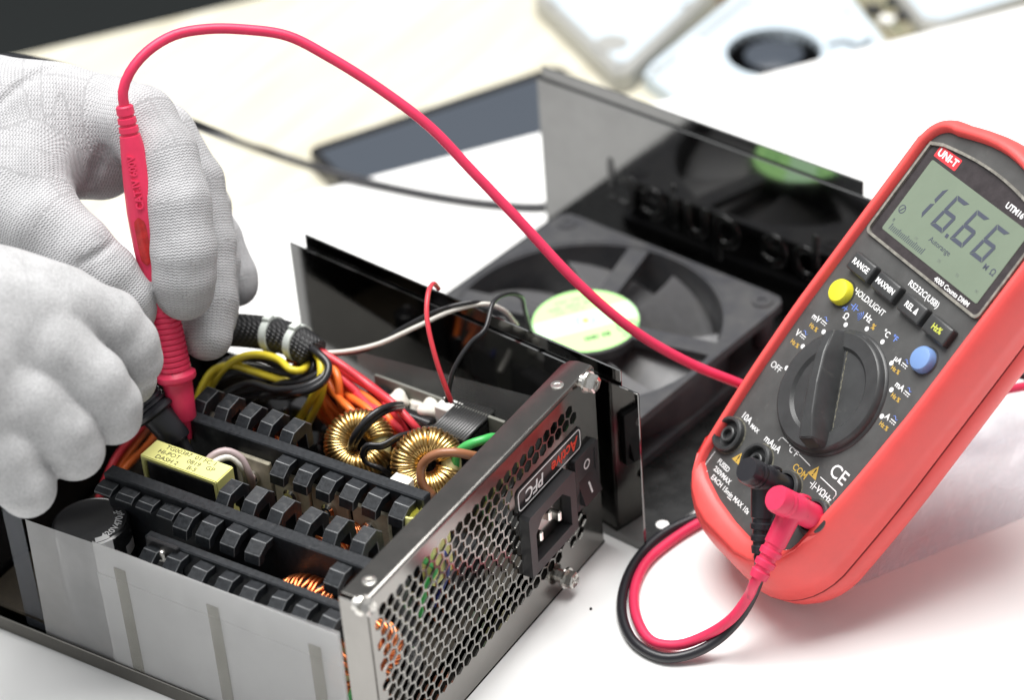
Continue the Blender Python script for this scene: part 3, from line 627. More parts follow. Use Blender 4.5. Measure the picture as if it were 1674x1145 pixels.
# ------------------------------------------------------------------ small board with glued parts and a ribbed choke
b0, b1 = at(613, 612, 61), at(825, 690, 61); dd = Vector(b1) - Vector(b0); dl = dd.length; dd.normalize(); nn_ = Vector((dd.y, -dd.x, 0))
mb = Matrix([[dd.x, nn_.x, 0, b0[0]], [dd.y, nn_.y, 0, b0[1]], [0, 0, 1, 0], [0, 0, 0, 1]])
bm = B(); box(bm, (0, -0.7, 9.7), (dl, 0.7, 61), 0.1, mb); obj('upright_board', bm, 'boardedge', psu)
bm = B(); box(bm, (0.5, 1.0, 36), (9, 8, 58), 1.0, mb); obj('black_component', bm, 'gloss', psu)
bm = B(); lathe(bm, [(0, 4.0), (15, 4.0), (15.6, 3.4), (15.4, 0.1)], at(655, 680, 52), Vector(dd) * 1.0, 20); obj('small_capacitor', bm, 'gloss', psu, smooth=True)
def blob(px, py, z, r, sq, nm='glue_blob'):
    c = Vector(at(px, py, z)); bm = B(); bmesh.ops.create_icosphere(bm, subdivisions=3, radius=1)
    ph = random.uniform(0, 6)
    for v in bm.verts:
        f = 1 + 0.14 * math.sin(3.1 * v.co.x + ph) * math.cos(2.7 * v.co.y + ph) + 0.1 * math.sin(5 * v.co.z + 3 * v.co.x + ph)
        v.co = Vector((v.co.x * r * f, v.co.y * r * f, v.co.z * r * sq * f)) + c
    obj(nm, bm, 'glue', psu, smooth='all')
blob(650, 655, 56, 4.4, 1.0); blob(684, 662, 54, 3.6, 0.8); blob(703, 672, 55, 4.8, 1.1); blob(712, 690, 50, 4.0, 1.2); blob(668, 648, 54, 3.0, 0.8)
ck = [at(x, y, 60) for x, y in ((755, 653), (812, 672), (757, 727), (703, 703))]; 
bm = B(); lo_ = [bm.verts.new((p[0], p[1], 44)) for p in ck]; hi_ = [bm.verts.new((p[0], p[1], 60)) for p in ck]
bm.faces.new(hi_); bm.faces.new(lo_[::-1])
for k in range(4): bm.faces.new((lo_[k], lo_[(k + 1) % 4], hi_[(k + 1) % 4], hi_[k]))
bmesh.ops.recalc_face_normals(bm, faces=bm.faces[:]); bmesh.ops.bevel(bm, geom=bm.edges[:], offset=1.0, segments=2, affect='EDGES'); chk = obj('ribbed_choke', bm, 'gloss', psu)
for k in range(13):
    f = 0.05 + 0.9 * k / 12; p = Vector(ck[0]) * (1 - f) + Vector(ck[1]) * f; q = Vector(ck[3]) * (1 - f) + Vector(ck[2]) * f
    p2, q2 = p * 0.95 + q * 0.05, p * 0.05 + q * 0.95; p2.z = q2.z = 60.25
    obj('rib', sweep(B(), [p2, p2 * 0.5 + q2 * 0.5 + Vector((0, 0, 0.25)), q2], 0.85, 8), 'ribplastic', chk, smooth='all')
kc = at(735, 662, 61); bm = B(); box(bm, (-5, -3.6, 46), (5, 3.6, 61), 0.5, Matrix([[dd.x, nn_.x, 0, kc[0]], [dd.y, nn_.y, 0, kc[1]], [0, 0, 1, 0], [0, 0, 0, 1]])); obj('fan_connector', bm, 'ivory', psu)

# ------------------------------------------------------------------ wires
def W(pts, r, m, nm='wire', seg=8): return tube(nm, [at(*q) for q in pts], r, m, psu, 1.6, seg)
def D_(pts, r, m, nm='wire', seg=8): return tube(nm, [dp(*q) for q in pts], r, m, psu, 1.6, seg)
sleeve_p = [at(300, 545, 62), at(350, 540, 66), at(400, 541, 70), at(450, 548, 73), at(490, 562, 74), at(512, 580, 72)]
sl = tube('braided_sleeve', sleeve_p, 6.7, 'braid', psu, 1.5, 22)
for i, (px, py) in enumerate(((446, 552), (487, 570))):
    k = 3 + i; d = Vector(sleeve_p[k + 0 if k < 5 else 5]) - Vector(sleeve_p[k - 1]); c = Vector(at(px, py - 6, 73.4))
    ctr = Vector(min(catmull(sleeve_p, 1.0), key=lambda q: abs(np.linalg.norm(q - np.array(c))))); bm = B(); lathe(bm, [(-1.7, 6.7), (-1.6, 7.4), (1.6, 7.4), (1.7, 6.7)], ctr, d, 28, cap=False)
    x, y, a_ = frame_of(d); box(bm, (-2.0, 6.6, -1.8), (2.0, 8.4, 1.8), 0.3, Matrix([[x.x, y.x, a_.x, ctr.x], [x.y, y.y, a_.y, ctr.y], [x.z, y.z, a_.z, ctr.z], [0, 0, 0, 1]])); obj('cable_tie', bm, 'tie', sl, smooth=True)
R1 = 1.55
# black and yellow wires curling out of the sleeve back towards the middle heat sink
W([(505, 570, 73), (528, 590, 74), (530, 612, 72), (505, 630, 70), (455, 638, 66), (405, 628, 60), (360, 650, 50), (330, 690, 30)], R1, 'w_black')
W([(500, 565, 71), (520, 583, 72), (524, 606, 70), (500, 622, 67), (460, 628, 62), (425, 640, 50), (400, 660, 36)], R1, 'w_black')
W([(495, 572, 70), (512, 588, 70), (512, 604, 68), (488, 616, 64), (440, 622, 58), (390, 610, 56), (345, 630, 48), (318, 672, 34)], R1, 'w_black')
W([(497, 566, 75), (520, 578, 77), (537, 598, 75), (530, 622, 72), (500, 640, 69), (462, 642, 64), (430, 650, 52)], R1, 'w_black')
W([(506, 588, 66), (498, 602, 66), (480, 606, 66), (455, 596, 64), (420, 584, 63), (380, 588, 60), (345, 612, 54), (322, 650, 44)], R1, 'w_black')
W([(504, 590, 64), (496, 608, 64), (475, 612, 64), (440, 606, 62), (400, 600, 58), (360, 612, 50), (330, 648, 40)], R1, 'w_black')
W([(508, 590, 68), (492, 606, 70), (476, 605, 71), (455, 588, 71), (425, 580, 70), (395, 584, 67), (365, 604, 60), (340, 640, 48)], R1, 'w_yellow')
W([(506, 592, 62), (490, 612, 62), (465, 622, 62), (440, 616, 62), (410, 606, 62), (380, 597, 62), (350, 605, 60), (332, 630, 54), (321, 662, 44)], R1, 'w_yellow')
W([(505, 568, 74), (521, 582, 75), (525, 612, 72), (516, 640, 64), (498, 672, 48), (480, 700, 30)], R1 * 1.05, 'w_yellow')
W([(512, 574, 72), (528, 600, 71), (527, 640, 62), (510, 680, 48), (495, 710, 28)], R1, 'w_yellow')
W([(470, 588, 66), (486, 592, 66), (480, 602, 62), (440, 612, 50), (410, 630, 40)], 1.4, 'w_orange')
# red and orange wires running straight to the board
reds = [[(522, 574, 72), (560, 598, 69), (600, 628, 64), (645, 662, 62), (680, 700, 56), (694, 720, 44)], [(525, 590, 68), (560, 620, 64), (600, 656, 58), (632, 690, 56), (650, 715, 46)],
        [(530, 580, 66), (572, 614, 62), (612, 640, 58), (640, 672, 60), (668, 712, 48)], [(560, 652, 55), (590, 660, 58), (620, 672, 60), (650, 700, 56), (668, 722, 46)],
        [(540, 610, 60), (580, 640, 60), (618, 684, 58), (634, 712, 48)]]
oranges = [[(530, 600, 64), (545, 640, 60), (575, 672, 60), (605, 700, 54), (615, 716, 42)], [(522, 620, 60), (530, 660, 52), (550, 692, 42), (565, 706, 30)], [(535, 605, 62), (562, 640, 58), (600, 668, 60), (635, 704, 56), (648, 730, 46)],
           [(524, 640, 56), (545, 668, 50), (580, 694, 42), (596, 708, 32)], [(540, 590, 68), (553, 620, 66), (556, 655, 58), (572, 684, 46), (584, 702, 34)], [(560, 630, 58), (600, 650, 60), (640, 690, 58), (660, 730, 46)], [(515, 650, 50), (528, 680, 42), (548, 704, 32)]]
for q in reds: W(q, R1, 'w_red')
for q in oranges: W(q, R1, 'w_orange')
for k, q in enumerate(reds[:4] + oranges): W([(x + (9 if k % 2 else -7) * (0.3 + 0.5 * (i % 2)), y + (7 if k % 2 else -4), z - 3.5) for i, (x, y, z) in enumerate(q)], R1 * 0.92, 'w_orange' if k % 3 else 'w_red')
for dx, dy, dz in ((-6, 9, -4), (5, 14, -8), (-10, 20, -10)): W([(505 + dx, 570 + dy, 71 + dz), (524 + dx, 592 + dy, 71 + dz), (518 + dx, 614 + dy, 68 + dz), (480 + dx, 628 + dy, 64 + dz), (430 + dx, 626 + dy, 60 + dz), (372 + dx, 640 + dy, 50 + dz)], R1, 'w_black')
W([(535, 595, 62), (585, 640, 56), (625, 680, 46), (645, 705, 34)], 1.2, 'w_blue'); W([(548, 590, 60), (600, 628, 55), (660, 690, 44), (690, 706, 34)], 1.3, 'w_white')
for q in ([(262, 700, 30), (240, 730, 32), (205, 765, 32), (180, 800, 24)], [(250, 690, 26), (222, 726, 30), (192, 768, 30), (172, 808, 20)]): W(q, R1, 'w_orange')
for q in ([(240, 690, 32), (212, 720, 34), (186, 755, 34), (166, 800, 26)], [(230, 700, 22), (200, 740, 26), (178, 776, 24), (160, 820, 16)]): W(q, R1, 'w_red')
# wires around the toroids and to the panel
W([(656, 662, 62), (638, 664, 70), (618, 672, 72), (596, 690, 70), (578, 715, 64), (570, 742, 54)], 1.35, 'w_black'); W([(658, 668, 60), (640, 669, 68), (622, 677, 70), (600, 695, 68), (583, 720, 62), (576, 746, 50)], 1.35, 'w_black')
W([(712, 698, 58), (680, 706, 63), (650, 714, 66), (622, 728, 66), (600, 728, 66), (592, 742, 62), (598, 756, 58), (622, 766, 56), (640, 780, 48)], 1.0, 'w_black')
W([(700, 704, 58), (660, 712, 62), (624, 732, 63), (604, 732, 63), (596, 746, 58), (606, 764, 52)], 1.0, 'w_black')
W([(708, 812, 56), (690, 790, 62), (690, 762, 68), (710, 744, 73), (740, 740, 74), (775, 746, 70), (800, 752, 62)], 1.75, 'w_brown', seg=10)
W([(744, 770, 56), (745, 748, 62), (762, 730, 68), (790, 720, 70), (812, 716, 66), (850, 730, 60)], 1.75, 'w_green', seg=10)
W([(330, 770, 66), (345, 748, 70), (368, 738, 71), (392, 748, 68), (408, 778, 60), (412, 800, 44)], 1.5, 'w_pinkgrey'); W([(336, 776, 66), (352, 755, 69), (376, 748, 69), (396, 765, 64), (402, 796, 46)], 1.3, 'w_white')
# fan supply wires standing up from the connector, over the cover's wall
D_([(738, 658, 1019), (731, 640, 1016), (712, 585, 1012), (698, 520, 1012), (700, 480, 1016), (708, 464, 1024), (717, 472, 1034)], 0.95, 'w_red', 'fan_wire')
D_([(730, 658, 1020), (742, 605, 1016), (770, 560, 1014), (792, 540, 1014), (806, 495, 1020), (828, 481, 1032), (852, 486, 1050), (857, 505, 1065), (867, 540, 1095)], 0.95, 'w_black', 'fan_wire')
D_([(520, 578, 1045), (570, 574, 1042), (620, 562, 1040), (680, 535, 1036), (740, 508, 1034), (790, 497, 1036), (820, 506, 1046), (845, 532, 1070)], 0.95, 'w_white', 'fan_wire')
D_([(520, 582, 1048), (600, 572, 1043), (660, 535, 1038), (720, 506, 1034), (775, 494, 1034), (812, 502, 1046), (838, 532, 1072)], 0.8, 'w_black', 'fan_wire')

# ------------------------------------------------------------------ insulating films
bm = B(); s0, s1 = (-149.4, 14.2), (-149.4, 154); n = 40; rr = []
for k in range(n + 1):
    y = s0[1] + (s1[1] - s0[1]) * k / n; wv = 0.25 * math.sin(y * 0.07)
    rr.append((bm.verts.new((-149.2 + wv * 0.3, y + 2.5 * (k / n), 3)), bm.verts.new((-149.4 + wv, y, 66.0 - 3.2 * k / n))))
for p, q in zip(rr, rr[1:]): bm.faces.new((p[0], q[0], q[1], p[1]))
bmesh.ops.solidify(bm, geom=bm.faces[:], thickness=0.3); shf = obj('insulation_sheet', bm, 'sheet', psu)
def strip(y0, y1, zt, zb, m, off): bm = B(); box(bm, (-150.0 - off, y0, zb), (-149.75 - off, y1, zt)); return obj('tape_strip', bm, m, shf)
strip(14.4, 122, 65.0, 50.5, 'tapeband', 0.02); strip(14.4, 122.4, 50.2, 3, 'tapeband', 0.0)
for (px, py), (qx, qy) in (((193, 925), (212, 1080)), ((345, 985), (368, 1140)), ((512, 1050), (540, 1140))):
    a, b = atx(px, py, -150.4), atx(qx, qy, -150.4); y0 = a[1] - 2.6; strip(y0, y0 + 5.2, a[2] - 2, 3.0, 'tapestrip', 0.3)
strip(159, 168, 60.5, 4, 'darkfilm', -3.0)
bm = B(); p0, p1 = at(582, 574, 66), at(885, 652, 66)
vv = [bm.verts.new((p0[0], p0[1], 66)), bm.verts.new((p1[0], p1[1], 66)), bm.verts.new((p1[0] , p1[1], 10)), bm.verts.new((p0[0], p0[1], 10))]; bm.faces.new(vv); bmesh.ops.solidify(bm, geom=bm.faces[:], thickness=0.3)
obj('insulation_sheet', bm, 'sheet2', psu)

# ------------------------------------------------------------------ the cover lying behind: floor, two walls, fan
LX, LY, LTH = 0.159 + 1.2, -17.25, -0.142937; LL, LH, LW, LHL = 179.3, 76.7, 159.1, 83.0
cov = root('power_supply_cover', 'glossy black metal cover lying behind the tray, fan on its floor', 'cover', (LX, LY, 0)); cov.rotation_euler = (0, 0, LTH)
bm = B(); FX, FY = 80.0, 92.0
def square_ray(a, x0, x1, y0, y1, cx, cy):
    dx, dy = math.cos(a), math.sin(a); t = min(((x1 if dx > 0 else x0) - cx) / dx if abs(dx) > 1e-9 else 1e9, ((y1 if dy > 0 else y0) - cy) / dy if abs(dy) > 1e-9 else 1e9); return (cx + dx * t, cy + dy * t)
AN = sorted([2 * math.pi * k / 96 for k in range(96)] + [math.atan2(y, x) % (2 * math.pi) for x, y in ((LW - 1 - FX, LL - FY), (1 - FX, LL - FY), (1 - FX, -FY), (LW - 1 - FX, -FY))])
ring_prism(bm, [square_ray(a, 1, LW - 1, 0, LL, FX, FY) for a in AN], [(FX + 57 * math.cos(a), FY + 57 * math.sin(a)) for a in AN], (0, 0, 0), (1, 0, 0), (0, 1, 0), (0, 0, 1), 0.1, 1.1)
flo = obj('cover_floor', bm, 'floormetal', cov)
h_ = (16.5, 4.2); bm = B(); prism(bm, circle(2.6, 20, *h_), (0, 0, 1.13), (1, 0, 0), (0, 1, 0), (0, 0, 1), 0, 0.05); obj('screw_hole', bm, 'desk', flo, label='round hole showing the white board below')
def wall(x, sgn, name, y0, y1):
    bm = B(); box(bm, (x - 0.5, 0, 0.1), (x + 0.5, LL, LH), 0.3); w = obj(name, bm, 'lidmetal', cov)
    bm = B(); xx = x + sgn * 1.2; box(bm, (xx - 0.45, y0, LH - 6), (xx + 0.45, y1, LHL), 0.3); obj('stepped_lip', bm, 'lidmetal', w); return w
nw = wall(0.5, 1, 'near_wall', 9, 171); fw = wall(LW - 0.5, 1, 'far_wall', 8, 177)
# raised lettering pressed into the far wall, seen from its back
me = text_mesh('be quiet!', 34, 0.0, 0.03, 'LEFT', bev=0.3)
me.free_normals_split() if hasattr(me, 'free_normals_split') else None
bmx = B(); bmx.from_mesh(me); bpy.data.meshes.remove(me)
for v in bmx.verts: x, y, z = v.co; v.co = Vector((LW - 1.0 - z * 0.9, 27 + x * 0.965, 36 + y))
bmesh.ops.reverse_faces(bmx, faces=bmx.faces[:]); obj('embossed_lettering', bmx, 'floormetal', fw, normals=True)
# the fan
bm = B(); FZ0, FZ1 = 1.3, 26.5; fh = 60
ang = [2 * math.pi * (k + 0.5) / 120 for k in range(120)]
def fan_edge(a):
    x, y = square_ray(a, -60, 60, -60, 60, 0, 0); cx, cy = max(-54, min(54, x)), max(-54, min(54, y)); d = math.hypot(x - cx, y - cy)
    if abs(x) > 54 and abs(y) > 54: x, y = cx + (x - cx) / d * 6, cy + (y - cy) / d * 6
    return (FX + x, FY + y)
outer = [fan_edge(a) for a in ang]; inner = [(FX + 57.2 * math.cos(a), FY + 57.2 * math.sin(a)) for a in ang]; inner2 = [(FX + 58.6 * math.cos(a), FY + 58.6 * math.sin(a)) for a in ang]
ring_prism(bm, outer, inner2, (0, 0, 0), (1, 0, 0), (0, 1, 0), (0, 0, 1), FZ1 - 4, FZ1); ring_prism(bm, outer, inner2, (0, 0, 0), (1, 0, 0), (0, 1, 0), (0, 0, 1), FZ0, FZ0 + 4)
ring_prism(bm, [(FX + 58.9 * math.cos(a), FY + 58.9 * math.sin(a)) for a in ang], inner, (0, 0, 0), (1, 0, 0), (0, 1, 0), (0, 0, 1), FZ0 + 0.5, FZ1 - 0.4)
fan = obj('fan', bm, 'fanplastic', cov)
for sx in (-1, 1):
    for sy in (-1, 1):
        bm = B(); c = (FX + sx * 52.5, FY + sy * 52.5, FZ0 + 2); lathe(bm, [(0, 4.6), (FZ1 - FZ0 - 2, 4.6), (FZ1 - FZ0 - 1.3, 4.2), (FZ1 - FZ0 - 1.4, 2.2), (FZ1 - FZ0 - 12, 2.1), (FZ1 - FZ0 - 12.1, 0.2)], c, (0, 0, 1), 20); obj('screw_post', bm, 'fanplastic', fan, smooth=True)
bm = B(); lathe(bm, [(0, 20), (15, 20), (17, 19)], (FX, FY, 2.5), (0, 0, 1), 40); obj('hub', bm, 'fanplastic', fan, smooth=True)
bm = B(); lathe(bm, [(0, 23.5), (4.2, 23.5), (4.8, 22.9)], (FX, FY, FZ1 - 5.2), (0, 0, 1), 56); obj('motor_mount', bm, 'fanplastic', fan, smooth=True)
for k in range(4):
    a = math.radians(15 + 90 * k); d = Vector((math.cos(a), math.sin(a), 0)); e = Vector((-d.y, d.x, 0)); o = Vector((FX, FY, 0)); bm = B()
    P_ = [o + d * 21 + e * -4.2, o + d * 21 + e * 4.2, o + d * 58.6 + e * 4.6, o + d * 58.6 + e * -4.6]
    A_ = [bm.verts.new((p.x, p.y, FZ1 - 4.8)) for p in P_]; Bq = [bm.verts.new((p.x, p.y, FZ1 - 0.8)) for p in P_]
    bm.faces.new(A_[::-1]); bm.faces.new(Bq)
    for i in range(4): bm.faces.new((A_[i], A_[(i + 1) % 4], Bq[(i + 1) % 4], Bq[i]))
    obj('strut', bm, 'fanplastic', fan)
bm = B(); nr, na = 7, 8; g = []
for i in range(nr + 1):
    r_ = 19.5 + (55 - 19.5) * i / nr; row = []
    for j in range(na + 1):
        t = j / na; span = math.radians(50 - 6 * i / nr); a = span * (t - 0.5) + math.radians(14) * (i / nr); z = 4.0 + 15.5 * t + 1.5 * math.sin(math.pi * t)
        row.append(bm.verts.new((r_ * math.cos(a), r_ * math.sin(a), z)))
    g.append(row)
for i in range(nr):
    for j in range(na): bm.faces.new((g[i][j], g[i + 1][j], g[i + 1][j + 1], g[i][j + 1]))
bmesh.ops.solidify(bm, geom=bm.faces[:], thickness=1.3); b0_ = obj('blade', bm, 'blade', fan, smooth=True, loc=(FX, FY, 0))
for k in range(1, 7):
    b = b0_.copy(); COL.objects.link(b); b.rotation_euler = (0, 0, 2 * math.pi * k / 7 + 0.2)
b0_.rotation_euler = (0, 0, 0.2)
lz = FZ1 - 0.38
bm = B(); prism(bm, circle(22.2, 64, FX, FY), (0, 0, lz), (1, 0, 0), (0, 1, 0), (0, 0, 1), 0, 0.12); obj('fan_label', bm, 'fanlabel', fan)
# printing on the label (band, emblem, approval marks); text runs along the cover's length
tx, ty = Vector((0.86, -0.51, 0)), Vector((0.51, 0.86, 0)); oL = Vector((FX, FY, lz + 0.14))
bm = B(); prism(bm, [(-21.3, -6.2), (21.3, -6.2), (22, 0), (21.3, 6.2), (-21.3, 6.2), (-22, 0)], oL, tx, ty, (0, 0, 1), 0, 0.03); obj('label_band', bm, 'fanlabel_band', fan)
ring = lambda r0, r1, cx, cy, m, nm: obj(nm, ring_prism(B(), circle(r0, 28, cx, cy), circle(r1, 28, cx, cy), oL, tx, ty, (0, 0, 1), 0.03, 0.06), m, fan)
ring(4.0, 3.2, 0, 0, 'print_blue', 'emblem_ring'); ring(1.5, 0.2, 0, 0, 'print_gold', 'emblem_dot'); ring(4.6, 3.7, 14.5, -11.0, 'label_green', 'approval_ring')
def print_line(x0, x1, y, h, m):
    x = x0; k = 0
    while x < x1:                                     # print too small to read: short strokes
        w = 0.7 + 0.5 * ((k * 7) % 3); bm = B(); prism(bm, [(x, y - h / 2), (x + w, y - h / 2), (x + w, y + h / 2), (x, y + h / 2)], oL, tx, ty, (0, 0, 1), 0.02, 0.05); yield bm, m; x += w + 0.55 + (1.2 if k % 4 == 3 else 0); k += 1
for args in ((-12, 9, 12.5, 1.5, 'label_green'), (-8, 7, 16.4, 1.3, 'label_green'), (-11, 3, 9.2, 1.0, 'label_green'), (-5, 5, -12.5, 2.6, 'print_dark'), (10, 15, -16.6, 1.4, 'label_green')):
    acc = B()
    for bm, m in print_line(*args):
        tmp = bpy.data.meshes.new('t'); bm.to_mesh(tmp); bm.free(); acc.from_mesh(tmp); bpy.data.meshes.remove(tmp)
    obj('label_print_line', acc, args[4], fan)

# ------------------------------------------------------------------ multimeter leaning back at 45 degrees
MA, MTILT = -2.096, 0.788
me_ = Vector((math.cos(MA), math.sin(MA), 0)); mh_ = Vector((-math.sin(MA), math.cos(MA), 0)); md_ = mh_ * math.cos(MTILT) + Vector((0, 0, 1)) * math.sin(MTILT); mn_ = me_.cross(md_)
MC = Vector(dp(1363.8, 644.4, 990)); MS = 1.0102
def ml(x, y, z): return MC + (me_ * x + md_ * y + mn_ * z) * MS
met = root('multimeter', 'red and charcoal digital multimeter leaning back, reading 16.66', 'multimeter', ml(0, -77, -33))
met.rotation_euler = Matrix([[me_[i], md_[i], mn_[i]] for i in range(3)]).to_euler(); met.scale = (MS, MS, MS)
SHIFT[met.name] = (0, 77, 33)
XY = ((1, 0, 0), (0, 1, 0), (0, 0, 1))
def outline(inset=0.0, z=-17.0):
    """closed outline of the holster seen from the front"""
    P = []
    def half(y):                                           # half width along the length
        return 42.5 if y > -10 else 42.5 - 3.0 * min(1, (-10 - y) / 50) ** 1.5
    top, bot = 112.0, -75.5; rt, rb = 15.0, 31.0
    right = []
    for k in range(11):                                    # bottom right corner
        a = math.radians(-90 + 90 * k / 10); w = half(bot + rb); right.append((w - rb + rb * math.cos(a), bot + rb + rb * math.sin(a)))
    for k in range(1, 16): y = bot + rb + (top - 5 - rt - bot - rb) * k / 15; right.append((half(y), y))
    for k in range(1, 11): a = math.radians(90 * k / 10); right.append((42.0 - rt + rt * math.cos(a), top - 5 - rt + rt * math.sin(a)))
    for k in range(1, 5): f = k / 5; right.append(((42 - rt) * (1 - f), top - 5 + 5 * math.sin(f * math.pi / 2)))
    full = right + [(0, top)] + [(-x, y) for x, y in right[::-1]]
    if inset:
        V = [np.array(p) for p in full]; n_ = len(V); out = []
        for i in range(n_):
            t = V[(i + 1) % n_] - V[i - 1]; t = t / np.linalg.norm(t); out.append(tuple(V[i] + np.array([-t[1], t[0]]) * inset))
        full = out
    w = min(1, max(0, (z + 17) / 20)); out = []                # the front edge draws in towards the lower end
    for x, y in full:
        e = 0 if y > 15 else min(1, (15 - y) / 60); k = 1 - 0.085 * e * w; out.append((x * k, y + (4.5 * w * min(1, max(0, (-45 - y) / 25)))))
    return out
bm = B(); prof = [(0.2, 6.6), (3.0, 6.0), (3.9, 5.4), (4.2, 4.6), (3.8, 3.4), (2.4, 2.1), (0.0, 1.1), (-4, 0.35), (-9, 0.0), (-16.9, 0.0), (-17.0, 0.9), (-17.7, 0.9), (-17.8, 0.05), (-25, 0.9), (-29.0, 2.4), (-31.8, 5.4), (-33, 9.5)]
rings = [[bm.verts.new((x, y, z)) for x, y in outline(i, z)] for z, i in prof]; no_ = len(rings[0])
seamf = []
for k, (p, q) in enumerate(zip(rings, rings[1:])):
    for i in range(no_):
        f = bm.faces.new((p[i], p[(i + 1) % no_], q[(i + 1) % no_], q[i]))
        if k in (9, 10, 11): seamf.append(f)
bm.faces.new(rings[-1])
for f in seamf: f.material_index = 1
hol = obj('holster', bm, 'holster', met, smooth='all'); hol.data.materials.append(MT['seam'])
# charcoal face, its lower end drawn in round the sockets
fp = [(x, y) for x, y in outline(6.3, 1.0)]
bm = B(); prism(bm, fp, (0, 0, 0), *XY, -6, 0.9); bmesh.ops.recalc_face_normals(bm, faces=bm.faces[:])
face = obj('face_panel', bm, 'face', met)
edge_ = [(-35.5, -43), (-33.6, -48), (-30, -51.8), (-24, -54.8), (-13, -57.6), (0, -59.2), (10, -59.4), (19, -57.6), (26, -54.6), (31, -50.4), (34.6, -45.5), (36, -41)]
bm = B(); zin = 3.2
_o = outline(3.6, 4.2); _low = [p for p in _o if p[1] < -40.5]; _low = sorted(_low, key=lambda p: math.atan2(p[0], -(p[1] + 35)))
def rimrow(k):
    x, y = edge_[k]; t = k / (len(edge_) - 1) * (len(_low) - 1); a = int(min(t, len(_low) - 2)); f = t - a; out = (_low[a][0] * (1 - f) + _low[a + 1][0] * f, _low[a][1] * (1 - f) + _low[a + 1][1] * f); d = Vector((out[0] - x, out[1] - y))
    return [(x, y, 0.4), (x + d.x * .04, y + d.y * .04, 2.0), (x + d.x * .14, y + d.y * .14, 3.1), (x + d.x * .4, y + d.y * .4, 3.6), (x + d.x * .8, y + d.y * .8, 4.6), (out[0], out[1], 4.25), (out[0], out[1], 0.4)]
rr_ = [[bm.verts.new(q) for q in rimrow(k)] for k in range(len(edge_))]
for p, q in zip(rr_, rr_[1:]):
    for k in range(6): bm.faces.new((p[k], p[k + 1], q[k + 1], q[k]))
obj('lower_rim', bm, 'holster', hol, smooth='all')
FZ = 0.9
# screen
def arch(w0, w1, y0, y1, rise, r, inset=0.0):
    P = []; x0, x1, yb, yt = w0 + inset, w1 - inset, y0 + inset, y1 - inset
    for k in range(6): a = math.radians(180 + 90 * k / 5); P.append((x0 + r + r * math.cos(a), yb + r + r * math.sin(a)))
    for k in range(6): a = math.radians(270 + 90 * k / 5); P.append((x1 - r + r * math.cos(a), yb + r + r * math.sin(a)))
    for k in range(13): f = k / 12; x = x1 + (x0 - x1) * f; P.append((x, yt + rise * math.sin(math.pi * f) - (1.2 if k in (0, 12) else 0)))
    return P
bo, bi = arch(-34.4, 34.4, 53.0, 94.5, 4.0, 2.6), arch(-34.4, 34.4, 53.0, 94.5, 4.0, 2.2, 1.0)
bm = B(); ring_prism(bm, bo, bi, (0, 0, 0), *XY, FZ - 0.6, FZ + 1.3); bmesh.ops.recalc_face_normals(bm, faces=bm.faces[:]); scr = obj('screen', bm, 'bezeledge', met)
bm = B(); prism(bm, arch(-34.4, 34.4, 53.0, 94.5, 4.0, 2.2, 0.9), (0, 0, 0), *XY, FZ - 0.5, FZ + 0.25); obj('screen_surround', bm, 'bezel', scr)
bm = B(); prism(bm, rrect(58.2, 31.0, 0.8, 3, 0.2, 73.0), (0, 0, 0), *XY, FZ + 0.2, FZ + 0.42); obj('liquid_crystal_panel', bm, 'lcd', scr)
LZ = FZ + 0.46
def seg_digit(x, y, segs, w=7.4, h=14.2, t=1.55, slant=0.17):
    bm = B(); sl = lambda px, py: (x + px + slant * (py), y + py)
    g = 0.18; hw, hh = w / 2, h / 2
    S7 = {'a': [(-hw + g, hh), (hw - g, hh), (hw - t - g, hh - t), (-hw + t + g, hh - t)], 'd': [(-hw + g, -hh), (hw - g, -hh), (hw - t - g, -hh + t), (-hw + t + g, -hh + t)],
          'g': [(-hw + g, 0), (-hw + t * .6 + g, t / 2), (hw - t * .6 - g, t / 2), (hw - g, 0), (hw - t * .6 - g, -t / 2), (-hw + t * .6 + g, -t / 2)],
          'f': [(-hw, hh - g), (-hw, g), (-hw + t, t * .55 + g), (-hw + t, hh - t - g)], 'e': [(-hw, -hh + g), (-hw, -g), (-hw + t, -t * .55 - g), (-hw + t, -hh + t + g)],
          'b': [(hw, hh - g), (hw, g), (hw - t, t * .55 + g), (hw - t, hh - t - g)], 'c': [(hw, -hh + g), (hw, -g), (hw - t, -t * .55 - g), (hw - t, -hh + t + g)]}
    for s in segs: prism(bm, [sl(*q) for q in S7[s]], (0, 0, 0), *XY, LZ - 0.03, LZ + 0.04)
    obj('digit', bm, 'lcdink', scr)
seg_digit(-18.6, 76.4, 'bc'); seg_digit(-6.0, 76.6, 'afgedc'); seg_digit(5.8, 76.8, 'afgedc'); seg_digit(17.4, 77.0, 'afgedc')
bm = B(); prism(bm, rrect(1.5, 1.5, 0.2, 2, -0.9, 69.9), (0, 0, 0), *XY, LZ - 0.03, LZ + 0.04); obj('decimal_point', bm, 'lcdink', scr)
def face_text(s, size, x, y, m='label_print', parent=None, z=None, bold=0.06, sx=1.0, rot=0.0, align='CENTER', shear=0.0):
    a = math.radians(rot); return lettering(s, size, (x, y, (FZ + 0.04) if z is None else z), (math.cos(a), math.sin(a), 0), (-math.sin(a), math.cos(a), 0), m, face if parent is None else parent, bold, 0.03, sx, align, shear=shear)
face_text('M', 3.0, 22.6, 69.6, 'lcdink', scr, LZ); face_text('Ω', 3.6, 28.0, 70.0, 'lcdink', scr, LZ) if False else face_text('Ω', 3.4, 26.6, 69.6, 'lcdink', scr, LZ)
face_text('Autorange', 2.9, -0.6, 65.4, 'lcdink', scr, LZ, 0.0)
bm = B()
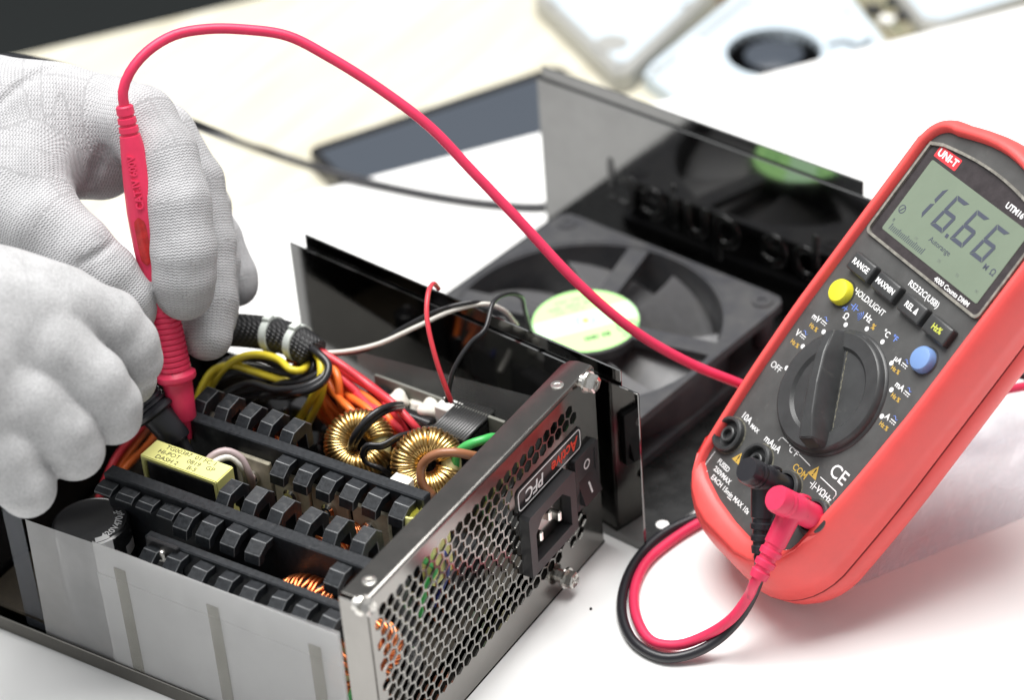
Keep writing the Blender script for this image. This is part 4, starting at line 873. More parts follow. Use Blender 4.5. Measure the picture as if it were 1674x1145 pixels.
for k in range(21):
    x = -26.0 + k * 1.0; prism(bm, [(x, 58.9), (x + 0.35, 58.9), (x + 0.65, 60.9 + (0.6 if k % 5 == 0 else 0)), (x + 0.3, 60.9 + (0.6 if k % 5 == 0 else 0))], (0, 0, 0), *XY, LZ - 0.03, LZ + 0.03)
obj('bar_graph', bm, 'lcdink', scr)
for s_, x, y in (('0', -26.4, 62.6), ('10', -12.2, 62.4), ('20', 3.2, 61.2), ('30', 14.0, 61.2), ('40', 25.8, 61.0)): face_text(s_, 1.8, x, y, 'lcdfaint' if s_ != '0' else 'lcdink', scr, LZ, 0.0)
bm = B(); ring_prism(bm, circle(1.7, 20, -26.2, 67.6), circle(1.35, 20, -26.2, 67.6), (0, 0, 0), *XY, LZ - 0.02, LZ + 0.03); prism(bm, [(-27.0, 66.6), (-26.6, 66.4), (-25.2, 68.6), (-25.6, 68.8)], (0, 0, 0), *XY, LZ - 0.02, LZ + 0.03); obj('auto_off_symbol', bm, 'lcdink', scr)
bm = B(); prism(bm, rrect(13.0, 4.8, 0.5, 3, -23.2, 92.2), (0, 0, 0), *XY, FZ + 0.2, FZ + 0.32); obj('logo_plate', bm, 'logo_red', scr)
face_text('UNI-T', 4.0, -23.2, 92.2, 'label_print', scr, FZ + 0.36, 0.12, 1.05)
face_text('UTM16', 3.2, 12.6, 91.4, 'label_print', scr, FZ + 0.3, 0.08, align='LEFT'); face_text('4000 Counts DMM', 2.6, 16.6, 55.4, 'label_print', scr, FZ + 0.3, 0.05)
# buttons
def button(x, y, s_, m='label_print', sz=2.9):
    bm = B(); box(bm, (x - 6.6, y - 3.7, 0.2), (x + 6.6, y + 3.7, 4.3), 1.0, seg=3); b = obj('button', bm, 'knob', met, smooth=True)
    face_text(s_, sz, x, y, m, b, 4.33, 0.07, 0.92)
for x, s_, m, sz in ((-23.2, 'RANGE', 'label_print', 3.2), (-7.6, 'MAXMIN', 'label_print', 3.0), (8.8, 'REL Δ', 'label_print', 3.2), (24.2, 'Hz%', 'print_lime', 3.2)): button(x, 42.2, s_, m, sz)
for x, y, m in ((-25.2, 30.0, 'btn_yellow'), (26.0, 30.6, 'btn_blue')):
    bm = B(); lathe(bm, [(0, 4.9), (3.0, 4.8), (3.9, 4.2), (4.2, 3.0), (4.25, 0.1)], (x, y, FZ - 0.4), (0, 0, 1), 32); obj('round_button', bm, m, met, smooth=True)
    bm = B(); lathe(bm, [(0, 5.6), (0.35, 5.4), (0.36, 4.9)], (x, y, FZ - 0.05), (0, 0, 1), 32, cap=False); obj('button_collar', bm, 'knob', face, smooth=True)
face_text('RS232C(USB)', 3.2, 6.6, 48.5, sx=1.0); face_text('HOLD/LIGHT', 3.2, -12.2, 33.8, bold=0.05)
# range dial
bm = B(); lathe(bm, [(0, 24.6), (0.5, 24.4), (1.0, 23.6), (3.0, 23.0), (3.6, 22.2), (3.4, 17.0), (2.2, 15.8), (2.1, 0.1)], (0, 0, FZ - 0.02), (0, 0, 1), 72); dial = obj('range_dial', bm, 'knob', met, smooth=True)
pa = math.atan2(21.8, -14.8) - math.pi / 2; ca, sa = math.cos(pa), math.sin(pa); RT = Matrix(((ca, -sa, 0, 0), (sa, ca, 0, 0), (0, 0, 1, 0), (0, 0, 0, 1)))
bm = B(); secs = [(-22.4, 4.6, 3.2, 6.5), (-20.5, 5.2, 3.6, 11.5), (-12, 4.7, 3.2, 13.0), (0, 4.4, 2.8, 13.2), (12, 4.3, 2.6, 12.2), (21.4, 4.0, 2.4, 9.0), (23.4, 3.4, 2.2, 4.5)]; R_ = []
for y, wb, wt_, h in secs: R_.append([bm.verts.new(RT @ Vector(q)) for q in ((-wb, y, 1.0), (wb, y, 1.0), (wt_, y, h - 1.0), (wt_ - 1.0, y, h), (-wt_ + 1.0, y, h), (-wt_, y, h - 1.0))])
for p, q in zip(R_, R_[1:]):
    for k in range(6): bm.faces.new((p[k], p[(k + 1) % 6], q[(k + 1) % 6], q[k]))
bm.faces.new(R_[0][::-1]); bm.faces.new(R_[-1]); bmesh.ops.recalc_face_normals(bm, faces=bm.faces[:])
bmesh.ops.bevel(bm, geom=[e for e in bm.edges], offset=0.35, segments=2, affect='EDGES'); obj('pointer_grip', bm, 'knob', dial, smooth=True)
for side, y0, y1 in ((1, -15.5, 19.5),):
    bm = B(); pts = [RT @ Vector((side * (4.85 + 0.12 * math.sin(y * 1.7)), y, 2.9 + 0.2 * math.sin(y * 2.3))) for y in np.linspace(y0, y1, 40)]; sweep(bm, pts, 0.32, 6); obj('dust_line', bm, 'dust', dial, smooth='all')
def dot(x, y, r=0.95, m='label_print'): bm = B(); prism(bm, circle(r, 16, x, y), (0, 0, 0), *XY, FZ, FZ + 0.06); obj('range_dot', bm, m, face)
for q in ((-21.6, 14.6), (-25.6, 5.4), (-25.6, -4.6), (-14.9, 21.9), (-5.4, 25.8), (4.4, 25.9), (13.9, 22.2), (21.4, 15.0), (25.3, 5.6)): dot(*q)
face_text('OFF', 3.6, -30.2, -7.0, bold=0.0)
def acdc(x, y, ac='print_blue'):
    bm = B(); prism(bm, [(x - 1.5, y + .15), (x + 1.5, y + .15), (x + 1.5, y + .5), (x - 1.5, y + .5)], (0, 0, 0), *XY, FZ, FZ + 0.06)
    for k in (-1, 0, 1): prism(bm, [(x + k * 1.1 - .35, y - .75), (x + k * 1.1 + .35, y - .75), (x + k * 1.1 + .35, y - .4), (x + k * 1.1 - .35, y - .4)], (0, 0, 0), *XY, FZ, FZ + 0.06)
    obj('direct_current_mark', bm, 'label_print', face)
    obj('alternating_current_mark', sweep(B(), [(x - 1.3 + 0.26 * k, y + 1.6 + 0.45 * math.sin(2 * math.pi * k / 10), FZ + 0.03) for k in range(11)], 0.16, 4), ac, face)
face_text('mV', 3.3, -28.6, 16.6); acdc(-24.2, 17.2); face_text('Hz %', 2.3, -26.9, 13.3, 'print_gold'); face_text('V', 3.5, -31.6, 7.9); acdc(-28.6, 8.3); face_text('Hz %', 2.3, -29.6, 4.2, 'print_gold')
face_text('Ω', 3.4, -17.2, 24.2); face_text('⊣⊢ ⊳| •)))', 2.2, -16.4, 27.6, 'print_blue') if False else None
bm = B()                                                             # diode, capacitor and buzzer symbols
prism(bm, [(-21.4, 25.4), (-19.8, 26.4), (-21.4, 27.4)], (0, 0, 0), *XY, FZ, FZ + 0.06); prism(bm, [(-19.8, 25.3), (-19.4, 25.3), (-19.4, 27.5), (-19.8, 27.5)], (0, 0, 0), *XY, FZ, FZ + 0.06); prism(bm, [(-22.4, 26.2), (-18.6, 26.2), (-18.6, 26.55), (-22.4, 26.55)], (0, 0, 0), *XY, FZ + 0.01, FZ + 0.07)
for x in (-17.0, -15.8): prism(bm, [(x - .2, 27.6), (x + .2, 27.6), (x + .2, 30.2), (x - .2, 30.2)], (0, 0, 0), *XY, FZ, FZ + 0.06)
for x in (-18.8, -15.6): prism(bm, [(x, 28.7), (x + 1.6, 28.7), (x + 1.6, 29.05), (x, 29.05)], (0, 0, 0), *XY, FZ + 0.01, FZ + 0.07)
for k in range(4):
    r_ = 0.4 + 0.8 * k
    for a0 in (-40,): sweep(bm, [(-13.6 + r_ * math.cos(math.radians(a)), 27.8 + r_ * math.sin(math.radians(a)), FZ + 0.03) for a in range(a0, 45, 12)], 0.17, 4)
obj('symbol_print', bm, 'print_blue', face)
face_text('Hz', 3.6, -8.0, 29.0); face_text('%', 2.9, -3.4, 27.8, 'print_gold'); face_text('°C', 3.2, 3.6, 29.0); face_text('°F', 3.2, 8.2, 29.6, 'print_blue')
face_text('µA', 3.0, 15.4, 24.6); acdc(19.4, 24.6); face_text('Hz %', 2.2, 17.4, 21.2, 'print_gold'); face_text('mA', 3.2, 23.6, 17.8); acdc(28.2, 17.6); face_text('Hz %', 2.3, 25.2, 13.8, 'print_gold'); face_text('A', 3.2, 27.6, 6.8); acdc(30.9, 6.8); face_text('Hz %', 2.3, 28.8, 3.4, 'print_gold')
# sockets and the printing round them
for x in (-28.2, -9.0, 10.2, 29.3):
    bm = B(); lathe(bm, [(-0.6, 6.9), (2.3, 6.9), (2.9, 6.4), (2.9, 5.6), (2.4, 5.3), (0.05, 5.1), (0.05, 3.2), (1.9, 3.1), (2.2, 2.7), (2.0, 2.0), (0.06, 1.9), (0.06, 0.1)], (x, -37.6, FZ), (0, 0, 1), 36); obj('socket', bm, 'knob', met, smooth=True)
    bm = B(); lathe(bm, [(0, 7.4), (0.25, 7.2), (0.26, 6.9)], (x, -37.6, FZ), (0, 0, 1), 36, cap=False); obj('dust_ring', bm, 'dust', face, smooth=True)
face_text('10A', 3.6, -26.8, -28.6); face_text('MAX', 2.3, -20.4, -29.4); face_text('mAµA', 3.7, -8.6, -29.0, bold=0.06); face_text('°C °F', 3.3, 0.8, -25.2) if False else face_text('°C°F', 3.2, 1.2, -25.6); face_text('COM', 3.6, 10.0, -29.3, 'print_gold', bold=0.06)
face_text('⊣⊢', 2.6, 18.0, -28.6) if False else None
face_text('VΩHz', 3.5, 25.6, -29.4, bold=0.06); face_text('CE', 7.2, 25.6, -20.4, bold=0.05, sx=1.05)
bm = B()
for x in (18.6, 19.6): prism(bm, [(x - .18, -31), (x + .18, -31), (x + .18, -28), (x - .18, -28)], (0, 0, 0), *XY, FZ, FZ + 0.06)
for x in (17.0, 19.6): prism(bm, [(x, -29.7), (x + 1.6, -29.7), (x + 1.6, -29.35), (x, -29.35)], (0, 0, 0), *XY, FZ + 0.01, FZ + 0.07)
obj('symbol_print', bm, 'label_print', face)
def warn(x, y, s=3.0):
    bm = B(); prism(bm, [(x - s * .58, y - s * .45), (x + s * .58, y - s * .45), (x, y + s * .55)], (0, 0, 0), *XY, FZ, FZ + 0.06); t = obj('warning_triangle', bm, 'print_gold', face)
    face_text('!', s * 0.85, x, y - s * .08, 'print_dark', t, FZ + 0.09) if False else face_text('!', s * 0.85, x, y - s * .08, 'print_dark', None, FZ + 0.1)
warn(15.8, -25.6, 4.6); warn(-18.2, -41.6, 4.2)
def line(pts, m='label_print', r=0.2): obj('printed_line', sweep(B(), [(x, y, FZ + 0.02) for x, y in pts], r, 4), m, face)
line([(-7.4, -26.6), (-7.2, -25.2), (-6.6, -24.6), (-2.6, -24.6)]); line([(4.8, -25.0), (12.4, -25.2)]); line([(19.4, -25.6), (29.4, -25.6), (30.2, -26.4), (30.2, -28.2)]); line([(-29.6, -46.0), (-29.6, -52.0), (-28.8, -53.2), (-26.6, -53.6)])
line([(-11.0, -55.0), (-8.4, -55.0)]); line([(12.5, -51), (13.2, -55), (14.4, -55.6)]); line([(30.5, -46), (30.5, -52.5), (29.6, -53.4), (27, -53.4)])
face_text('FUSED', 2.7, -21.8, -47.6, sx=0.95); face_text('250VMAX', 2.7, -19.4, -50.6, sx=0.95); face_text('EACH 15min MAX 10s', 2.7, -10.6, -53.6, sx=1.0)
# narrow prop at the back so the meter leans as it does; hidden behind the body
def w2l(P): d = Vector(P) - MC; return Vector((d.dot(me_), d.dot(md_), d.dot(mn_))) / MS
pt = Vector((-30, 70, -32.5)); g = ml(*pt); gl = w2l((g.x + 4, g.y + 4, 0.3))
bm = B(); A_ = [bm.verts.new(pt + Vector(q)) for q in ((-4, -2, 0), (4, -2, 0), (4, 2, 0), (-4, 2, 0))]; B2 = [bm.verts.new(gl + Vector(q)) for q in ((-4, -2, 0), (4, -2, 0), (4, 2, 0), (-4, 2, 0))]; bm.faces.new(A_); bm.faces.new(B2[::-1])
for k in range(4): bm.faces.new((A_[k], A_[(k + 1) % 4], B2[(k + 1) % 4], B2[k]))
obj('tilt_stand', bm, 'plastic', met)
# clear plastic bag lying behind the meter
p00, p10, p01 = at(1395, 962, 0), at(1760, 812, 0), at(1470, 740, 0); n = 46; e1, e2 = Vector(p10 - p00), Vector(p01 - p00); bm = B(); g = []
for i in range(n + 1):
    row = []
    for j in range(n + 1):
        u, v = i / n, j / n; edge = min(1, 7 * min(u, 1 - u)) * min(1, 7 * min(v, 1 - v))
        z = 0.6 + edge * (5.5 + 2.2 * math.sin(9 * u + 4 * math.sin(5 * v)) + 1.8 * math.sin(13 * v + 3 * u + 2 * math.sin(8 * u)) + 1.0 * math.sin(31 * u - 17 * v))
        p = Vector(p00) + e1 * u + e2 * v; row.append(bm.verts.new((p.x, p.y, z)))
    g.append(row)
for i in range(n):
    for j in range(n): bm.faces.new((g[i][j], g[i + 1][j], g[i + 1][j + 1], g[i][j + 1]))
bmesh.ops.solidify(bm, geom=bm.faces[:], thickness=0.15); tag(obj('plastic_bag', bm, 'bag', None, smooth='all'), 'crumpled clear plastic bag lying behind the multimeter', 'plastic bag')

# ------------------------------------------------------------------ test leads: plug, cable and probe are one thing each
PROF = [(0, 0.35), (6, 0.7), (13, 0.85), (13.5, 1.5), (30, 2.2), (46, 3.1), (47, 4.3), (50, 4.7), (80, 5.2), (113, 5.7), (116, 7.2), (119, 7.6), (126, 7.5), (131, 6.0)]
k = 134
while k < 236: PROF += [(k, 5.25 + 0.3 * (236 - k) / 100), (k + 1.6, 5.75 + 0.4 * (236 - k) / 100), (k + 6.4, 5.75 + 0.4 * (236 - k) / 100), (k + 8.0, 5.25 + 0.3 * (236 - k) / 100)]; k += 9.4
PROF += [(245, 5.6), (290, 6.1), (340, 6.6), (400, 6.5), (450, 5.7), (495, 4.6), (522, 3.8), (523, 3.2), (527, 3.2), (528, 3.7), (536, 3.6), (537, 3.0), (541, 3.0), (542, 3.5), (550, 3.4), (551, 2.8), (555, 2.8), (556, 3.3), (568, 3.2), (570, 2.6)]
def wobble(pts, s=0.35): return [np.array(p, float) + np.array([math.sin(i * 2.1), math.sin(i * 1.7 + 1), 0.6 * math.sin(i * 2.6 + 2)]) * s * (1 if 1 < i < len(pts) - 3 else 0) for i, p in enumerate(pts)]
def probe(parent, tip, end, m, scale_r=1.0, stop=570.0):
    tip, end = Vector(tip), Vector(end); ax = (end - tip); L_ = ax.length; ax.normalize(); s = L_ / stop
    body = [(h * s, r * scale_r) for h, r in PROF if 13.4 < h <= stop]; bm = B(); lathe(bm, body, tip, ax, 32); p = obj('probe', bm, m, parent, smooth=True)
    bm = B(); lathe(bm, [(h * s, r) for h, r in PROF if h <= 13.2], tip, ax, 14); obj('probe_tip', bm, 'brass', p, smooth=True); return p, ax, s
red = root('test_lead', 'red test lead, plug in the meter and probe in the upper gloved hand', 'test lead', tuple(at(1100, 880, 0)), 'test leads')
SHIFT[red.name] = tuple(-v for v in at(1100, 880, 0))
RT0, RE0 = dp(310, 730, 1021), dp(203, 172, 978)
rp, rax, rs = probe(red, RT0, RE0, 'lead_red')
toc = (Vector(CAM) - Vector(RE0)).normalized(); side = rax.cross(toc).normalized(); fr = side.cross(rax).normalized()
def on_probe(h, off, r): return Vector(RT0) + rax * (h * rs) + (fr * math.cos(off) + side * math.sin(off)) * r
lettering('CAT.IV 600V', 3.9, on_probe(452, -0.2, 5.75), (rax - fr * 0.11).normalized(), -side if rax.cross(-side).dot(fr) > 0 else side, 'lead_red', rp, bold=0.12, extr=0.35, sx=0.95)
bm = B(); n1 = 12; rows_ = []
for i in range(n1 + 1):
    f = i / n1; h = 318 + 78 * f; wv = 0.36 * math.sqrt(max(0.02, 1 - (2 * f - 1) ** 6)); rows_.append([bm.verts.new(on_probe(h, -0.42 + wv * t, 6.72)) for t in (-1, -0.5, 0, 0.5, 1)])
for p, q in zip(rows_, rows_[1:]):
    for j in range(4): bm.faces.new((p[j], p[j + 1], q[j + 1], q[j]))
obj('inlay', bm, 'inlay', rp, smooth='all')
RC = 1.95
red_pts = [Vector(RE0) - rax * 3] + [dp(*q) for q in ((201, 150, 976), (212, 118, 975), (240, 84, 976), (285, 58, 978), (340, 47, 981), (400, 47, 984), (470, 60, 987), (540, 92, 990), (620, 145, 994), (700, 207, 998), (775, 280, 1004), (850, 362, 1009), (945, 465, 1016), (1040, 543, 1026), (1130, 595, 1036), (1222, 634, 1046), (1300, 672, 1056))]
red_pts += [at(1420, 660, 26), at(1540, 650, 22), at(1668, 632, 22), at(1780, 600, 10), at(1770, 500, 2.2), at(1620, 525, 2.2), at(1450, 625, 2.2), at(1300, 735, 2.2)]
tail = [at(*q) for q in ((1190, 836, 2.2), (1150, 852, 2.2), (1096, 884, 2.2), (1056, 922, 2.2), (1038, 968, 2.2), (1042, 1018, 2.2), (1066, 1048, 2.4), (1108, 1056, 4), (1155, 1041, 9), (1196, 1010, 18), (1224, 975, 28))]
tube('cable', wobble(red_pts + tail + [ml(34.0, -67, 12.0), ml(33.4, -62, 12.2)]), RC, 'lead_red', red, 2.5, 14)
def plug(parent, x, y, m, b_end, sgn):
    jack = ml(x, y, 1.5); head = ml(x, y, 25); bm = B()
    lathe(bm, [(0, 4.9), (9, 4.9), (10, 5.2), (15.6, 5.2), (16.0, 4.9), (16.6, 4.9), (17, 5.2), (18.0, 5.2), (18.4, 4.9), (19.0, 4.9), (19.4, 5.2), (22.4, 5.1), (23.6, 4.5)], jack, Vector(head) - Vector(jack), 36); p = obj('plug', bm, m, parent, smooth=True)
    a, b = ml(x, y - 1, 14), ml(*b_end); ax = Vector(b) - Vector(a); L_ = ax.length
    pr = [(0, 4.4), (L_ * .5, 4.0), (L_ * .52, 3.5), (L_ * .57, 3.5), (L_ * .59, 4.2), (L_ * .66, 4.1), (L_ * .68, 3.2), (L_ * .73, 3.2), (L_ * .75, 3.9), (L_ * .82, 3.8), (L_ * .84, 3.0), (L_ * .88, 3.0), (L_ * .9, 3.6), (L_ * 1.0, 3.3)]
    obj('strain_relief', lathe(B(), pr, a, ax, 28), m, p, smooth=True)
    mk = ml(x, y, 9.5); o_ = ml(x - 3.6, y + 3.9, 9.5)
    nrm = (Vector(o_) - Vector(mk)).normalized(); oo = Vector(mk) + nrm * 5.2; ux = mn_; uy = nrm.cross(ux)
    bm = B(); ring_prism(bm, [(q[0] * 1.3, q[1]) for q in circle(3.0, 24)], [(q[0] * 1.3, q[1]) for q in circle(2.5, 24)], oo, ux, uy, nrm, -0.6, 0.25)
    prism(bm, [(-1.6, -.35), (1.6, -.35), (1.6, .35), (-1.6, .35)], oo, ux, uy, nrm, -0.3, 0.3)
    if sgn > 0: prism(bm, [(-.35, -1.5), (.35, -1.5), (.35, 1.5), (-.35, 1.5)], oo, ux, uy, nrm, -0.3, 0.32)
    obj('polarity_mark', bm, m, p)
plug(red, 29.3, -37.6, 'lead_red', (34, -65.5, 12), 1)

blk = root('test_lead', 'black test lead, plug in the meter and probe in the lower gloved hand', 'test lead', tuple(at(1060, 895, 0)), 'test leads')
SHIFT[blk.name] = tuple(-v for v in at(1060, 895, 0))
BT0, BE0 = dp(318, 752, 1016), dp(14, 378, 1003)
bp, bax, bs = probe(blk, BT0, BE0, 'lead_black', 1.12, 570)
plug(blk, 10.2, -37.6, 'lead_black', (22, -60, 5), -1)
blk_pts = [Vector(BE0) - bax * 3] + [dp(*q) for q in ((-20, 352, 1003), (-70, 280, 1010), (-90, 180, 1030), (-50, 110, 1055), (0, 96, 1070), (70, 102, 1085), (140, 122, 1100), (210, 152, 1115), (275, 185, 1128), (350, 216, 1150))] + [at(440, 249, 10), at(540, 281, 4), at(630, 304, 2.4), at(720, 322, 2.2), at(800, 333, 2.2), at(880, 338, 2.2)]
blk_pts += [at(935, 330, 2.2), at(1020, 318, 2.2), at(1180, 318, 2.2), at(1400, 380, 2.2), at(1560, 520, 12), at(1672, 614, 24), at(1760, 600, 16), at(1740, 520, 2.2), at(1600, 540, 2.2), at(1450, 640, 2.2), at(1310, 740, 2.2)]
tail = [at(*q) for q in ((1190, 828, 2.2), (1150, 842, 2.2), (1090, 870, 2.2), (1044, 912, 2.2), (1020, 962, 2.2), (1018, 1012, 2.2), (1040, 1054, 2.2), (1084, 1076, 2.4), (1130, 1070, 4), (1172, 1048, 8), (1208, 1012, 15), (1232, 970, 24), (1243, 935, 31))]
tube('cable', blk_pts + tail + [ml(22.2, -61.5, 4.8), ml(21, -57, 5.6)], RC, 'lead_black', blk, 2.5, 14)

crumb = at(966, 997, 0); tag(obj('solder_crumb', lathe(B(), [(0, 0.5), (0.4, 0.6), (0.8, 0.3)], crumb, (0, 0, 1), 8), 'print_dark', None), 'tiny dark solder crumb on the white board below the back panel', 'crumb')
# ------------------------------------------------------------------ gloved hands, each one continuous knitted skin
def C_(a, b): return (dp(*a[:3]), dp(*b[:3]), a[3], b[3])
def F_(*q): return [(dp(*p[:3]), p[3]) for p in q]
# upper hand: palm behind the probe, index and thumb closing on it from right and left
V, F, Y = sdf_hand([C_((-130, 250, 1020, 33), (-20, 215, 1015, 27)), C_((-20, 205, 1015, 22.5), (90, 200, 1015, 19)), C_((90, 198, 1015, 19), (190, 200, 1018, 16)), C_((-40, 300, 1000, 22), (40, 290, 998, 17)), C_((60, 240, 1012, 17), (165, 262, 1022, 14.5))],
    [F_((180, 192, 1012, 14.5), (228, 200, 1002, 14), (266, 255, 995, 12.9), (290, 330, 992, 12.2), (300, 410, 993, 12.0), (301, 450, 996, 11.6), (302, 476, 999, 10.9)),
     F_((200, 200, 1024, 14), (262, 225, 1024, 13.6), (314, 300, 1024, 12.2), (338, 400, 1023, 10.9), (342, 490, 1020, 10.4), (338, 548, 1018, 9.8)),
     F_((210, 215, 1038, 13), (285, 250, 1044, 12), (332, 340, 1046, 10.6), (350, 430, 1044, 9.8), (350, 500, 1042, 9.3), (348, 525, 1041, 9.0)),
     F_((220, 235, 1050, 11), (300, 290, 1060, 10), (358, 390, 1064, 9.0), (384, 450, 1064, 8.7), (388, 467, 1064, 8.4)),
     F_((-10, 318, 998, 20), (58, 362, 992, 17.0), (122, 412, 990, 14.4), (170, 452, 992, 12.6), (200, 486, 996, 11.4), (210, 506, 999, 10.6))], kp=11, kf=7, kk=0.9, grooves=[([(172, 248), (158, 272), (150, 300), (151, 332)], 2.2), ([(0, 168), (30, 140), (62, 118), (90, 108)], 0.9), ([(132, 432), (160, 416), (186, 396)], 0.7)])
tag(mesh_obj('gloved_hand', V, F, 'glove', yarn=Y), 'grey knit gloved hand, upper one, pinching the red probe', 'hand', 'gloved hands')
# lower hand: nearer the camera, fingers curled round the black probe
V, F, Y = sdf_hand([C_((-140, 600, 930, 36), (-30, 520, 935, 24)), C_((-40, 508, 935, 19), (60, 508, 938, 17.5)), C_((-30, 600, 935, 28), (30, 580, 938, 20)), C_((-60, 700, 935, 26), (-20, 700, 935, 20))],
    [F_((20, 512, 938, 17.5), (110, 505, 940, 13.4), (178, 528, 948, 11.8), (208, 562, 953, 11.0), (219, 588, 957, 10.3)),
     F_((20, 560, 935, 17), (90, 580, 932, 14), (150, 625, 936, 12.2), (178, 662, 942, 11.2), (184, 680, 946, 10.4)),
     F_((-10, 620, 932, 17), (50, 655, 928, 13.6), (100, 705, 932, 12.0), (118, 730, 937, 11.0), (122, 738, 940, 10.5)),
     F_((-40, 690, 932, 16), (10, 745, 928, 12.5), (38, 788, 932, 10.8), (44, 800, 936, 10.2)),
     F_((20, 520, 955, 16), (110, 545, 975, 12.5), (180, 590, 985, 11), (214, 622, 990, 9.5))], kp=12, kf=6.5, kk=0.6)
tag(mesh_obj('gloved_hand', V, F, 'fleece', yarn=Y), 'grey knit gloved hand, lower nearer one, fingers curled round the black probe', 'hand', 'gloved hands')

# ------------------------------------------------------------------ things at the back, half tucked under the white board
ZT = -22.0
def slab_px(bm, px, zt, h, bev=0.0):
    P_ = [at(x, y, zt) for x, y in px]; a = [bm.verts.new((p[0], p[1], zt - h)) for p in P_]; b = [bm.verts.new((p[0], p[1], zt)) for p in P_]; n = len(P_)
    bm.faces.new(a[::-1]); bm.faces.new(b)
    for i in range(n): bm.faces.new((a[i], a[(i + 1) % n], b[(i + 1) % n], b[i]))
    bmesh.ops.recalc_face_normals(bm, faces=bm.faces[:])
    if bev: bmesh.ops.bevel(bm, geom=bm.edges[:], offset=bev, segments=3, affect='EDGES')
    return bm
A0, A1 = at(499, 243, -13), at(912, 104, -13); ta = (Vector(A1) - Vector(A0)).normalized(); tb = Vector((ta.y, -ta.x, 0)); tl_ = (Vector(A1) - Vector(A0)).length
tab = root('tablet', 'dark tablet with black rim lying half under the white board', 'tablet', tuple(A0 * np.array([1, 1, 0]) + np.array([0, 0, ZT])))
SHIFT[tab.name] = tuple(-(A0 * np.array([1, 1, 0]) + np.array([0, 0, ZT])))
bm = B(); prism(bm, rrect(tl_, 92, 7, 5, tl_ / 2, 46), (A0[0], A0[1], 0), ta, tb, (0, 0, 1), -21.9, -13.2); obj('case', bm, 'gloss', tab)
bm = B(); prism(bm, rrect(tl_ - 9, 78, 1.5, 3, tl_ / 2, 46), (A0[0], A0[1], 0), ta, tb, (0, 0, 1), -13.15, -13.0); obj('screen', bm, 'screen_glass', tab)
# hard drive
hd = root('hard_drive', 'silver hard drive with white top at the back of the wooden table', 'hard drive', tuple(at(1000, 60, ZT))); SHIFT[hd.name] = tuple(-v for v in at(1000, 60, ZT))
hp = [(872, -12), (1006, 121), (1032, 116), (1175, -22), (1010, -60)]
bm = slab_px(B(), hp, -10, 11.8, 1.2); obj('case', bm, 'alu_grey', hd)
bm = slab_px(B(), [(892, -12), (1010, 100), (1026, 98), (1140, -8), (1010, -50)], -9.4, 0.5, 0.2); obj('top_plate', bm, 'alu', hd)
# blower from a laptop
bl = root('laptop_blower', 'pale blue metal laptop blower with round dark fan opening', 'blower', tuple(at(1240, 90, ZT))); SHIFT[bl.name] = tuple(-v for v in at(1240, 90, ZT))
hub = at(1265, 84, -13); hole = [(hub[0] + 24.5 * math.cos(t), hub[1] + 24.5 * math.sin(t)) for t in (2 * math.pi * k / 40 for k in range(40))]
corn = [at(x, y, -13) for x, y in ((1048, 118), (1150, 190), (1330, 165), (1446, 66), (1385, -10), (1215, -18))]
cen = Vector((hub[0], hub[1])); per = []
for hx, hy in hole:                                     # outer boundary hit by the ray from the hub through each hole vertex
    d = (Vector((hx, hy)) - cen).normalized(); best = None
    for i in range(len(corn)):
        p, q = Vector(corn[i][:2]), Vector(corn[(i + 1) % len(corn)][:2]); e = q - p; den = d.x * e.y - d.y * e.x
        if abs(den) < 1e-9: continue
        w = p - cen; t = (w.x * e.y - w.y * e.x) / den; s = (w.x * d.y - w.y * d.x) / den
        if t > 0 and -1e-6 <= s <= 1 + 1e-6 and (best is None or t < best): best = t
    per.append(tuple(cen + d * (best or 40)))
bm = B(); ring_prism(bm, per, hole, (0, 0, 0), (1, 0, 0), (0, 1, 0), (0, 0, 1), -21.8, -13); obj('housing', bm, 'alu', bl)
bm = B(); lathe(bm, [(-8.5, 25), (-8.2, 25)], hub, (0, 0, 1), 32); obj('fan_floor', bm, 'gloss', bl)
bm = B(); lathe(bm, [(-8, 15.0), (-1.4, 15.0), (-0.8, 14.2)], hub, (0, 0, 1), 32); rot = obj('rotor', bm, 'screen_glass', bl, smooth=True)
for k in range(26):
    a = 2 * math.pi * k / 26; bm = B(); d = Vector((math.cos(a), math.sin(a), 0)); e = Vector((-d.y, d.x, 0)); h = Vector(hub)
    vq = [h + d * 15 + Vector((0, 0, -7.5)), h + d * 23 + e * 4 + Vector((0, 0, -7.5)), h + d * 23 + e * 4 + Vector((0, 0, -1.5)), h + d * 15 + Vector((0, 0, -1.5))]
    bm.faces.new([bm.verts.new(v) for v in vq]); bmesh.ops.solidify(bm, geom=bm.faces[:], thickness=0.6); obj('vane', bm, 'plastic', rot)
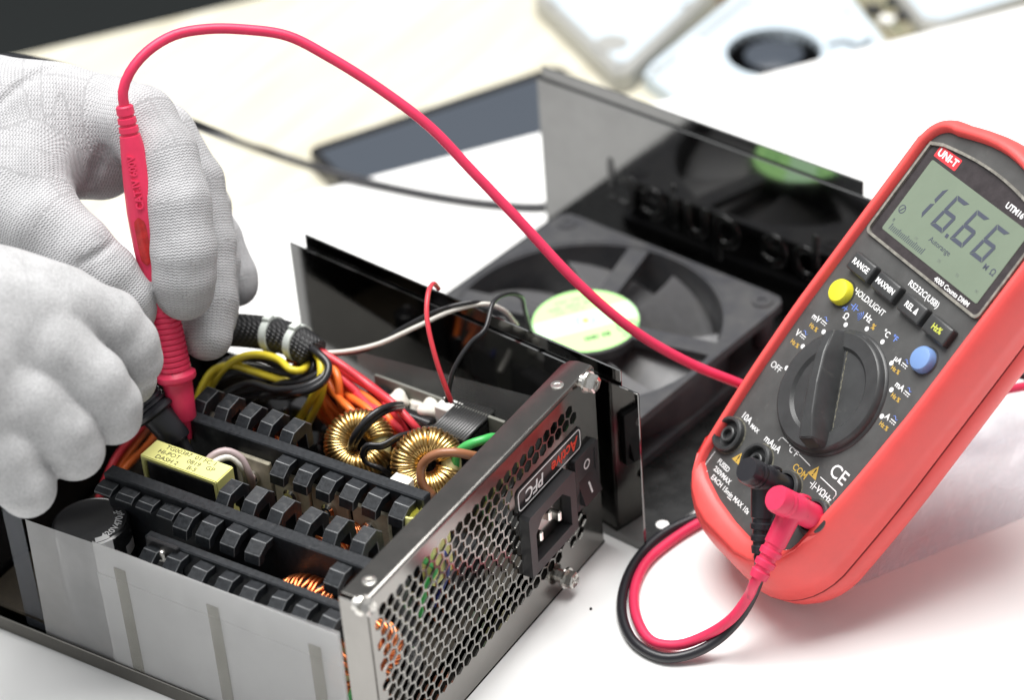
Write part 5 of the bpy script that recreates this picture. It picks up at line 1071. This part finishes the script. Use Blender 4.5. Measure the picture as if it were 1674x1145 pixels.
# circuit board and second drive at the far right
cb = root('circuit_board', 'mottled brown and green circuit board beside the laptop blower', 'circuit board', tuple(at(1440, 20, ZT))); SHIFT[cb.name] = tuple(-v for v in at(1440, 20, ZT))
obj('board', slab_px(B(), [(1395, -12), (1460, 66), (1520, 46), (1470, -30)], -18, 2), 'boardgreen', cb)
for q in ((1428, 20), (1450, 38), (1478, 30), (1462, 8)): c = at(*q, -18); obj('chip', box(B(), (c[0] - 3, c[1] - 4, -18), (c[0] + 3, c[1] + 4, -14.5), 0.4), 'ivory' if q[0] == 1450 else 'plastic', cb)
pl = root('hard_drive', 'second silver drive, at the top right edge behind the white board', 'hard drive', tuple(at(1560, 10, ZT))); SHIFT[pl.name] = tuple(-v for v in at(1560, 10, ZT))
obj('case', slab_px(B(), [(1462, -14), (1506, 38), (1540, 42), (1700, -10), (1600, -60)], -10, 11.8, 1.0), 'alu_grey', pl)
obj('top_plate', slab_px(B(), [(1478, -14), (1512, 27), (1540, 30), (1680, -12), (1600, -50)], -9.4, 0.5, 0.2), 'alu', pl)

for x, y in ((905, 5), (1012, 106), (1120, 8)): obj('case_screw', lathe(B(), [(0, 2.0), (0.6, 1.8)], at(x, y, -9.3), (0, 0, 1), 12), 'alu_grey', hd)
obj('label', slab_px(B(), [(960, 4), (1010, 52), (1062, 6), (1012, -30)], -9.2, 0.15), 'ivory', hd)
obj('spindle_cover', lathe(B(), [(0, 9), (0.5, 8.6)], at(1000, 70, -9.35), (0, 0, 1), 28), 'alu_grey', hd)
for x, y in ((1075, 112), (1225, 2), (1385, 20), (1180, 148)): obj('housing_screw', lathe(B(), [(0, 2.2), (0.8, 1.9)], at(x, y, -12.95), (0, 0, 1), 12), 'alu_grey', bl)
obj('sticker', slab_px(B(), [(1100, 88), (1128, 108), (1165, 76), (1136, 58)], -12.85, 0.1), 'ivory', bl)
tube('blower_wire', [at(1352, 74, -12.4), at(1380, 66, -11), at(1402, 74, -10.5), at(1425, 62, -11)], 0.8, 'w_black', bl)
obj('rib', slab_px(B(), [(1060, 122), (1064, 126), (1222, 0), (1217, -4)], -12.2, 0.8), 'alu_grey', bl)
bx = tag(obj('cable_offcut', sweep(B(), catmull([at(1148, 8, -20), at(1165, -4, -16), at(1190, -18, -20)], 2), 3.0, 10), 'w_brown', None, smooth='all'), 'short brown cable end between the hard drive and the blower', 'cable')
